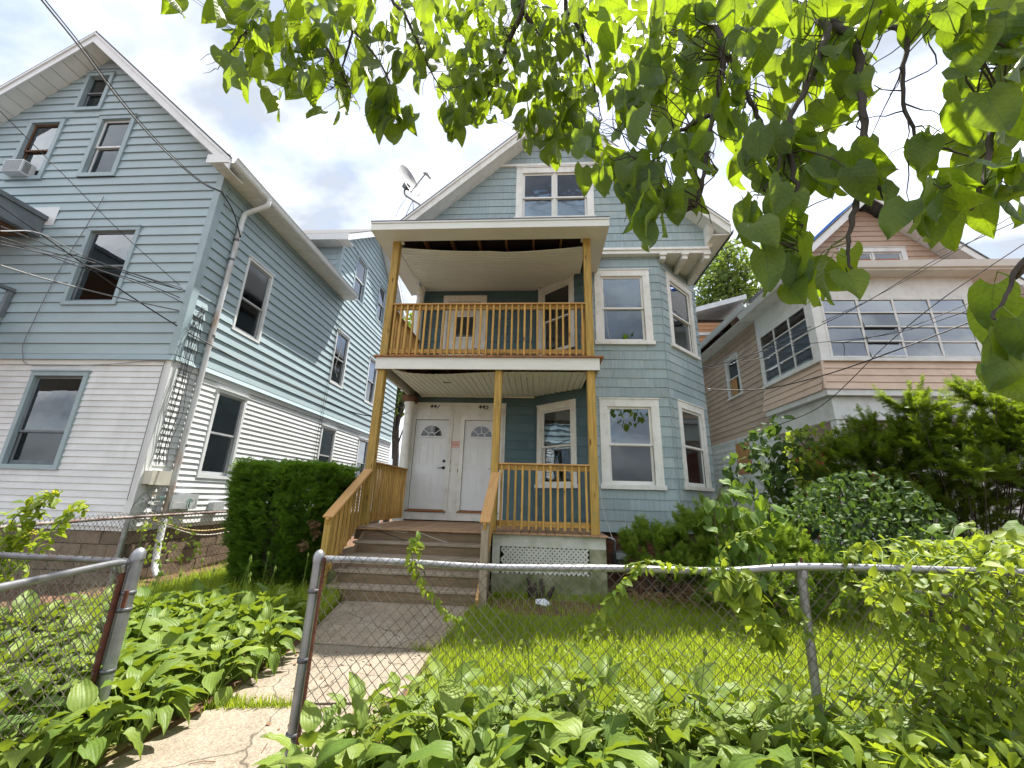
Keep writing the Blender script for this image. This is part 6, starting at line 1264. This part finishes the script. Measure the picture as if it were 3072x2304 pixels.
# fallen leaves and twigs on the walk
fl = thing('leaf_litter', 'dry fallen leaves and twigs scattered on the concrete walk', 'litter', (-1.8,3.4,0))
P = [(x,y,gz(y)+.018) for x, y in sample_poly([(-2.45,2.0),(-1.2,2.0),(-1.0,4.3),(-.9,5.7),(-2.6,5.7),(-2.3,4.2)], 46)]
leaves_at(fl, P, np.tile((0,0,1.),(len(P),1)), (.02,.045), 'dry', droop=0, nmax=0)
m = MB()
for k in range(16):
    x, y = random.uniform(-2.4,-1.1), random.uniform(2.1,5.6); a = random.uniform(0,3.1); l = random.uniform(.04,.16); m.tube([(x,y,gz(y)+.014),(x+l*math.cos(a)*.5,y+l*math.sin(a)*.5+.01,gz(y)+.018),(x+l*math.cos(a),y+l*math.sin(a),gz(y)+.014)], .0025, 4)
o = m.ob('fallen_twigs', 'dry', fl); o['kind'] = 'stuff'
# weeds at the left edge with yellow flowers
gw = thing('flowering_weed', 'tall weed with yellow flower tips at the left edge in front of the white siding', 'weed', (-4.6,3.6,0)); P = []
for pts in ([(0,1240),(40,1160),(80,1105),(110,1065)],[(10,1250),(80,1180),(140,1120),(180,1092)],[(0,1200),(30,1120),(90,1080)],[(-30,1260),(20,1190),(70,1150)]):
    p = smooth_path([atY(x,y,3.3) for x, y in pts],6); MB().tube(p, .005, 5).ob('stem', 'stem', gw); e = p[-1]
    for q in p: P += [tuple(q+Vector((random.uniform(-.07,.07),random.uniform(-.05,.05),random.uniform(-.05,.05)))) for _ in range(5)]
    m = MB()
    for k in range(14): m.lathe(e+Vector((random.uniform(-.06,.04),random.uniform(-.03,.03),random.uniform(-.05,.02))), [(.001,0),(.008,.004),(.006,.010),(.001,.014)], 6, rdir(1)[0])
    m.ob('flower_head', 'flower', gw)
leaves_at(gw, P, np.tile((0,-.3,1.),(len(P),1)), (.04,.09), 'vine', droop=.2)
wv = thing('wall_vine', 'straggly vine climbing the fence near the downspout', 'vine', (-5.5,5.6,.1)); P = []
for x, y in sample_poly([(300,1130),(350,1110),(420,1130),(440,1190),(400,1215),(310,1215)], 130): P.append(tuple(atY(x,y,random.uniform(5.0,5.9))))
leaves_at(wv, P, np.tile((.2,-.5,.7),(len(P),1)), (.03,.07), 'vine'); MB().tube(smooth_path([(-5.5,5.5,.1),(-5.45,5.5,.6),(-5.55,5.6,1.0)]), .004, 5).ob('stem', 'stem', wv)
# stump and litter
sm = thing('cut_shrub_stump', 'dark stump of a cut-down shrub in front of the lattice', 'stump', (.05,6.45,.08))
for k in range(9):
    a = k*.7; q = Vector((.05+.10*math.cos(a),6.45+.07*math.sin(a),.05)); MB().tube([q,q+Vector((.10*math.cos(a)+random.uniform(-.03,.03),.06*math.sin(a),random.uniform(.16,.34)))], [.035,.026], 8).ob('stem_stub', 'bark', sm)
lt = MB().add([(-.02,6.05,.12),(.14,6.03,.10),(.20,6.1,.12),(.10,6.14,.17),(-.02,6.12,.16),(.08,6.08,.14)], [(0,1,5),(1,2,5),(2,3,5),(3,4,5),(4,0,5)]); lt.add([(-.02,6.055,.117),(.14,6.035,.097),(.20,6.105,.117),(.10,6.145,.167),(-.02,6.125,.157),(.08,6.085,.137)], [(0,1,5),(1,2,5),(2,3,5),(3,4,5),(4,0,5)]); tag(lt.ob('litter_scrap', 'litter'), 'crumpled pale blue-white scrap of litter at the stump', 'litter')
pb_ = MB(); tpl = []
for k in range(60):
    x, y = random.uniform(-2.55,-.9), random.uniform(3.9,4.5); s_ = random.uniform(.006,.016); pb_.lathe((x,y,gz(y)+.006), [(s_*.7,0),(s_,s_*.4),(s_*.5,s_*.8)], 6)
tag(pb_.ob('path_gravel', 'pebble'), 'loose grit and pebbles scattered on the cracked path', 'gravel', kind='stuff')
# ================================================================== TREES BEHIND THE HOUSES
def far_tree(label, base, blobs, n, L_, h):
    root = thing('tree', label, 'tree', base); b = Vector(base); m = MB().tube(smooth_path([b,b+Vector((.2,0,h*.35)),b+Vector((-.1,.2,h*.7)),b+Vector((.1,0,h*.9))]), .18, 8)
    P = []
    w_ = np.array([q[3]**2 for q in blobs]); w_ = w_/w_.sum()
    for q, ww in zip(blobs, w_):
        k = int(n*ww); d = rdir(k); r = RNG.random(k)**.45; lump = 1+.22*np.sin(d[:,0]*6+q[0])*np.sin(d[:,2]*7+d[:,1]*4); P.append(np.array(q[:3])+d*(r*lump*q[3])[:,None])
        for _ in range(7):
            e_ = Vector(q[:3])+Vector(rdir(1)[0])*q[3]*.8; s0 = b+Vector((0,0,h*random.uniform(.4,.75))); m.tube(smooth_path([s0,s0.lerp(e_,.5)+Vector((0,0,.3)),e_],4), [.06-.05*k/8 for k in range(9)], 5, cap=False)
    m.ob('trunk', 'bark', root); P = np.concatenate(P); n_ = len(P); Rm = basis(rdir(n_)+np.array((0,0,-.4)), rdir(n_)+np.array((0,0,.8)))*RNG.uniform(L_[0],L_[1],n_)[:,None,None]
    V_, F_ = scatter(OVAL[0], OVAL[1], Rm, P); o = big_mesh('crown', V_, F_, 'tree_far', root); o['kind'] = 'stuff'
far_tree('airy green tree rising behind the right side of the blue house', (12.4,24.5,0), [(12.2,24,16.6,1.9),(11.2,24,15.2,1.7),(13.4,24.2,15.4,1.9),(12.3,24,13.6,2.1),(10.8,24,13.2,1.5),(13.6,24,13,1.8),(12.6,24,17.9,1.0)], 5200, (.22,.42), 15.5)
tp_ = atY(878,720,22)
far_tree('sunlit tree glimpsed between the porch column and the grey-blue house', (tp_.x,22,0), [(tp_.x,22,tp_.z,1.3),(tp_.x-.6,22.4,tp_.z-1.2,1.3),(tp_.x+.4,22,tp_.z-2.2,1.4),(tp_.x,22,tp_.z-3.6,1.4)], 3200, (.2,.36), 8)
# ================================================================== OVERHANGING CATALPA TREE
ct = thing('catalpa_tree', 'tree with big heart-shaped leaves hanging overhead in front of the houses', 'tree', (2.6,-1.6,0))
m = MB().tube(smooth_path([(2.6,-1.6,-.1),(2.55,-1.5,1.5),(2.6,-1.3,3.2),(2.5,-1.0,4.6),(2.2,-.6,6.0),(2.0,-.3,7.2)],5), [.26-.17*k/25 for k in range(26)], 14); m.ob('trunk', 'bark', ct)
def limb(pts, r0, r1, name='limb', n=6):
    p = smooth_path(pts, n); k = len(p); j = [q+Vector((random.gauss(0,.004),random.gauss(0,.004),random.gauss(0,.004))) for q in p]
    MB().tube(j, [r0+(r1-r0)*i/(k-1) for i in range(k)], 8).ob(name, 'bark', ct); return j
def br(pts): return [atD(*p) for p in pts]
hub = Vector((2.5,-1.0,4.4)); hub2 = Vector((2.3,-.7,5.4))
SEGS = []
def B(pts, r0, r1, start=None):
    q = br(pts); 
    if start is not None: q = [start, start.lerp(q[0],.55)+Vector((0,0,.35))]+q
    SEGS.append(limb(q, r0, r1, 'branch'))
# near right branches (x, y in the 2212 px picture, distance)
B([(1560,-40,2.6),(1562,90,2.3),(1555,200,2.1),(1530,290,1.9),(1520,380,1.8),(1500,450,1.7)], .030, .005, hub)
B([(1562,100,2.3),(1610,200,2.1),(1640,260,2.0),(1665,330,1.9),(1690,400,1.75)], .016, .004)
B([(1530,250,2.0),(1460,290,2.0),(1420,340,1.95),(1380,380,1.9)], .012, .003)
B([(1800,-40,2.2),(1790,60,2.0),(1760,150,1.8),(1715,240,1.7),(1690,330,1.6),(1660,420,1.5)], .026, .004, hub)
B([(1820,-40,2.2),(1850,90,1.9),(1860,220,1.7),(1880,360,1.55),(1920,430,1.45),(1990,480,1.35)], .028, .005, hub)
B([(1880,360,1.55),(1850,450,1.45),(1830,520,1.4),(1840,600,1.3)], .014, .003)
B([(1700,300,1.65),(1720,400,1.55),(1735,480,1.45),(1720,540,1.4)], .012, .003)
B([(1930,-40,2.0),(1960,80,1.8),(1950,200,1.7),(1990,300,1.6),(2080,330,1.5)], .018, .003, hub)
B([(2260,-60,1.6),(2200,120,1.45),(2150,260,1.35),(2130,380,1.25),(2100,450,1.2)], .024, .004, hub)
B([(2290,520,1.05),(2215,560,1.02),(2170,640,1.0),(2140,690,.98)], .010, .003, Vector((2.6,-.6,3.2)))
# farther centre and left branches
B([(1440,-60,4.2),(1430,30,4.2),(1380,130,4.3),(1350,230,4.4),(1330,290,4.4)], .045, .006, hub2)
B([(1150,-60,4.6),(1130,20,4.6),(1090,110,4.7),(1060,190,4.7),(1040,250,4.7)], .06, .006, hub2)
B([(1130,20,4.6),(1180,110,4.7),(1205,190,4.7),(1215,260,4.7)], .03, .005)
B([(1230,-40,4.4),(1260,80,4.5),(1280,170,4.5),(1300,260,4.5)], .035, .005, hub2)
B([(860,-60,3.9),(880,40,3.8),(920,130,3.8),(955,200,3.8)], .03, .004, hub2)
B([(640,-60,3.9),(660,30,3.8),(700,90,3.7),(740,160,3.6),(760,200,3.6)], .03, .004, hub2)
B([(770,-40,3.9),(760,70,3.7),(740,140,3.7),(720,190,3.7)], .02, .004, hub2)
B([(560,-60,3.9),(545,40,3.8),(500,110,3.7),(470,150,3.7)], .022, .003, hub2)
B([(760,60,3.7),(830,150,3.6),(850,230,3.5),(840,270,3.5)], .012, .003)
ALLP = [p for s in SEGS for p in s]; NA = np.array([tuple(p) for p in ALLP])
tw = MB()
for k in range(420):
    p = ALLP[random.randrange(len(ALLP))]
    dp = (p-Vector((0,0,CAMZ))).dot(fwd)
    if dp < 1.6 or (dp < 2.6 and random.random() < .5): continue
    q = [p]; d = Vector(rdir(1)[0])*.05+Vector((0,0,-.02)); n_ = random.randrange(3,6)
    for _ in range(n_): d = d*.8+Vector(rdir(1)[0])*.022+Vector((0,0,-.012)); q.append(q[-1]+d)
    tw.tube(q, [.0042-.0028*i/n_ for i in range(n_+1)], 4, cap=False)
CL = [  # polygon in the 2212 px picture, number of leaves, nearest and farthest distance, leaf length
 ([(455,0),(560,0),(560,190),(520,195),(480,180),(455,120),(470,60)], 30, 3.3,4.2,.20,.28),
 ([(560,0),(930,0),(940,120),(900,190),(850,180),(765,225),(720,250),(640,240),(580,225),(560,170)], 125, 3.2,4.2,.18,.27),
 ([(775,180),(860,190),(890,270),(860,300),(800,270),(790,230)], 14, 3.2,3.5,.2,.27),
 ([(365,0),(400,0),(395,25),(380,30)], 2, 3.4,3.6,.22,.26),
 ([(940,0),(1300,0),(1300,160),(1270,250),(1180,260),(1130,240),(1080,260),(1000,280),(940,250),(960,140)], 360, 4.1,5.6,.15,.25),
 ([(950,240),(1010,250),(990,300),(960,290)], 10, 4.2,4.6,.17,.22),
 ([(1110,250),(1265,240),(1260,310),(1210,330),(1200,355),(1150,320),(1120,310)], 60, 4.0,4.6,.16,.24),
 ([(1300,0),(1560,0),(1540,260),(1470,280),(1400,240),(1350,260),(1300,190)], 120, 2.2,4.4,.2,.27),
 ([(1330,160),(1420,140),(1400,260),(1350,280)], 16, 2.0,2.4,.2,.26),
 ([(1265,280),(1400,260),(1520,290),(1560,420),(1500,440),(1440,480),(1400,500),(1370,470),(1330,400),(1262,390),(1250,330)], 40, 1.55,2.2,.16,.23),
 ([(1370,400),(1440,400),(1470,440),(1450,490),(1400,510),(1372,470)], 9, 1.4,1.7,.17,.22),
 ([(1560,0),(1900,0),(1890,120),(1860,260),(1760,330),(1640,400),(1560,400)], 115, 1.7,3.2,.17,.25),
 ([(1600,300),(1760,300),(1800,400),(1700,420),(1620,440)], 22, 1.5,1.9,.17,.23),
 ([(1600,430),(1690,400),(1740,520),(1860,590),(1860,640),(1800,640),(1700,630),(1620,590)], 24, 1.25,1.6,.16,.22),
 ([(1830,300),(1900,330),(1940,400),(1860,430),(1800,400)], 7, 1.4,1.7,.15,.2),
 ([(1900,0),(2060,0),(2030,70),(1960,80),(1900,60)], 20, 1.7,2.6,.16,.23),
 ([(2060,0),(2230,0),(2230,330),(2130,330),(2060,230),(2080,120),(2030,60)], 52, 1.2,2.2,.16,.24),
 ([(1930,310),(2080,290),(2090,360),(1980,350)], 7, 1.35,1.7,.15,.2),
 ([(1930,440),(2020,420),(2120,360),(2230,330),(2230,440),(2130,470),(2060,510),(1940,500)], 15, 1.15,1.4,.16,.22),
 ([(2125,660),(2235,660),(2235,820),(2160,850),(2140,740)], 5, .95,1.1,.15,.2),
]
P, D, U, Ls = [], [], [], []; st = MB()
camp = Vector((0,0,CAMZ))
for poly, n, d0, d1, l0, l1 in CL:
    n = int(n*1.4) if d0 < 2.3 else n
    for x, y in sample_poly(poly, n):
        dist = random.uniform(d0, d1); L_ = random.uniform(l0, l1)*(.76 if d0 < 2.3 else 1); c = atD(x, y, dist)
        dn = Vector((random.gauss(0,.35),random.gauss(0,.35),-1)).normalized(); base = c-dn*L_*.45
        toc = (camp-c).normalized(); nrm = (toc*random.uniform(-.2,1.1)+Vector((random.gauss(0,.55),random.gauss(0,.55),random.gauss(.25,.45))))
        P.append(tuple(base)); D.append(tuple(dn)); U.append(tuple(nrm.normalized())); Ls.append(L_)
        dd = ((NA-np.array(tuple(base)))**2).sum(1); j = int(dd.argmin()); q = ALLP[j]
        if dd[j] < .03: st.tube([q, q.lerp(base,.6)+Vector((0,0,.03)), base], [.003,.002,.0014], 4, cap=False)
        elif dd[j] < .16 or (dd[j] < .6 and dist > 3):
            a_ = Vector(rdir(1)[0])*.05; tw.tube(smooth_path([q, q.lerp(base,.33)+a_, q.lerp(base,.7)-a_*.7+Vector((0,0,.05)), base],3), [.0038-.0025*i/9 for i in range(10)], 4, cap=False)
# the crown above and behind the camera, seen only in reflections and from other positions
nb = 900; ph = RNG.uniform(0,2*math.pi,nb); rr_ = np.sqrt(RNG.random(nb))*4.2; bx, by = 2.0+rr_*np.cos(ph), -1.8+rr_*np.sin(ph)*.8; bz = 5.2+RNG.random(nb)*3.2
for k in range(nb):
    if by[k] > .9: continue
    P.append((bx[k],by[k],bz[k])); D.append(tuple(Vector((random.gauss(0,.4),random.gauss(0,.4),-1)).normalized())); U.append(tuple(Vector((random.gauss(0,.6),random.gauss(0,.6),.7)).normalized())); Ls.append(random.uniform(.2,.3))
for k in range(7):
    a = k*.9; MB().tube(smooth_path([hub2,hub2+Vector((1.2*math.cos(a),1.0*math.sin(a)-.6,.8)),hub2+Vector((2.8*math.cos(a),2.2*math.sin(a)-1.2,1.4))]), [.06-.05*i/12 for i in range(13)], 7).ob('limb', 'bark', ct)
t_ = tw.ob('twigs', 'bark', ct); t_['kind'] = 'stuff'
o = st.ob('petioles', 'stem', ct); o['kind'] = 'stuff'
P, D, U, Ls = map(np.array, (P, D, U, Ls)); Rm = basis(D, U)*Ls[:,None,None]
place_leaves(ct, CATALPA, Rm, P, RNG.integers(0,4,len(P)), 'catalpa', 'catalpa_far')
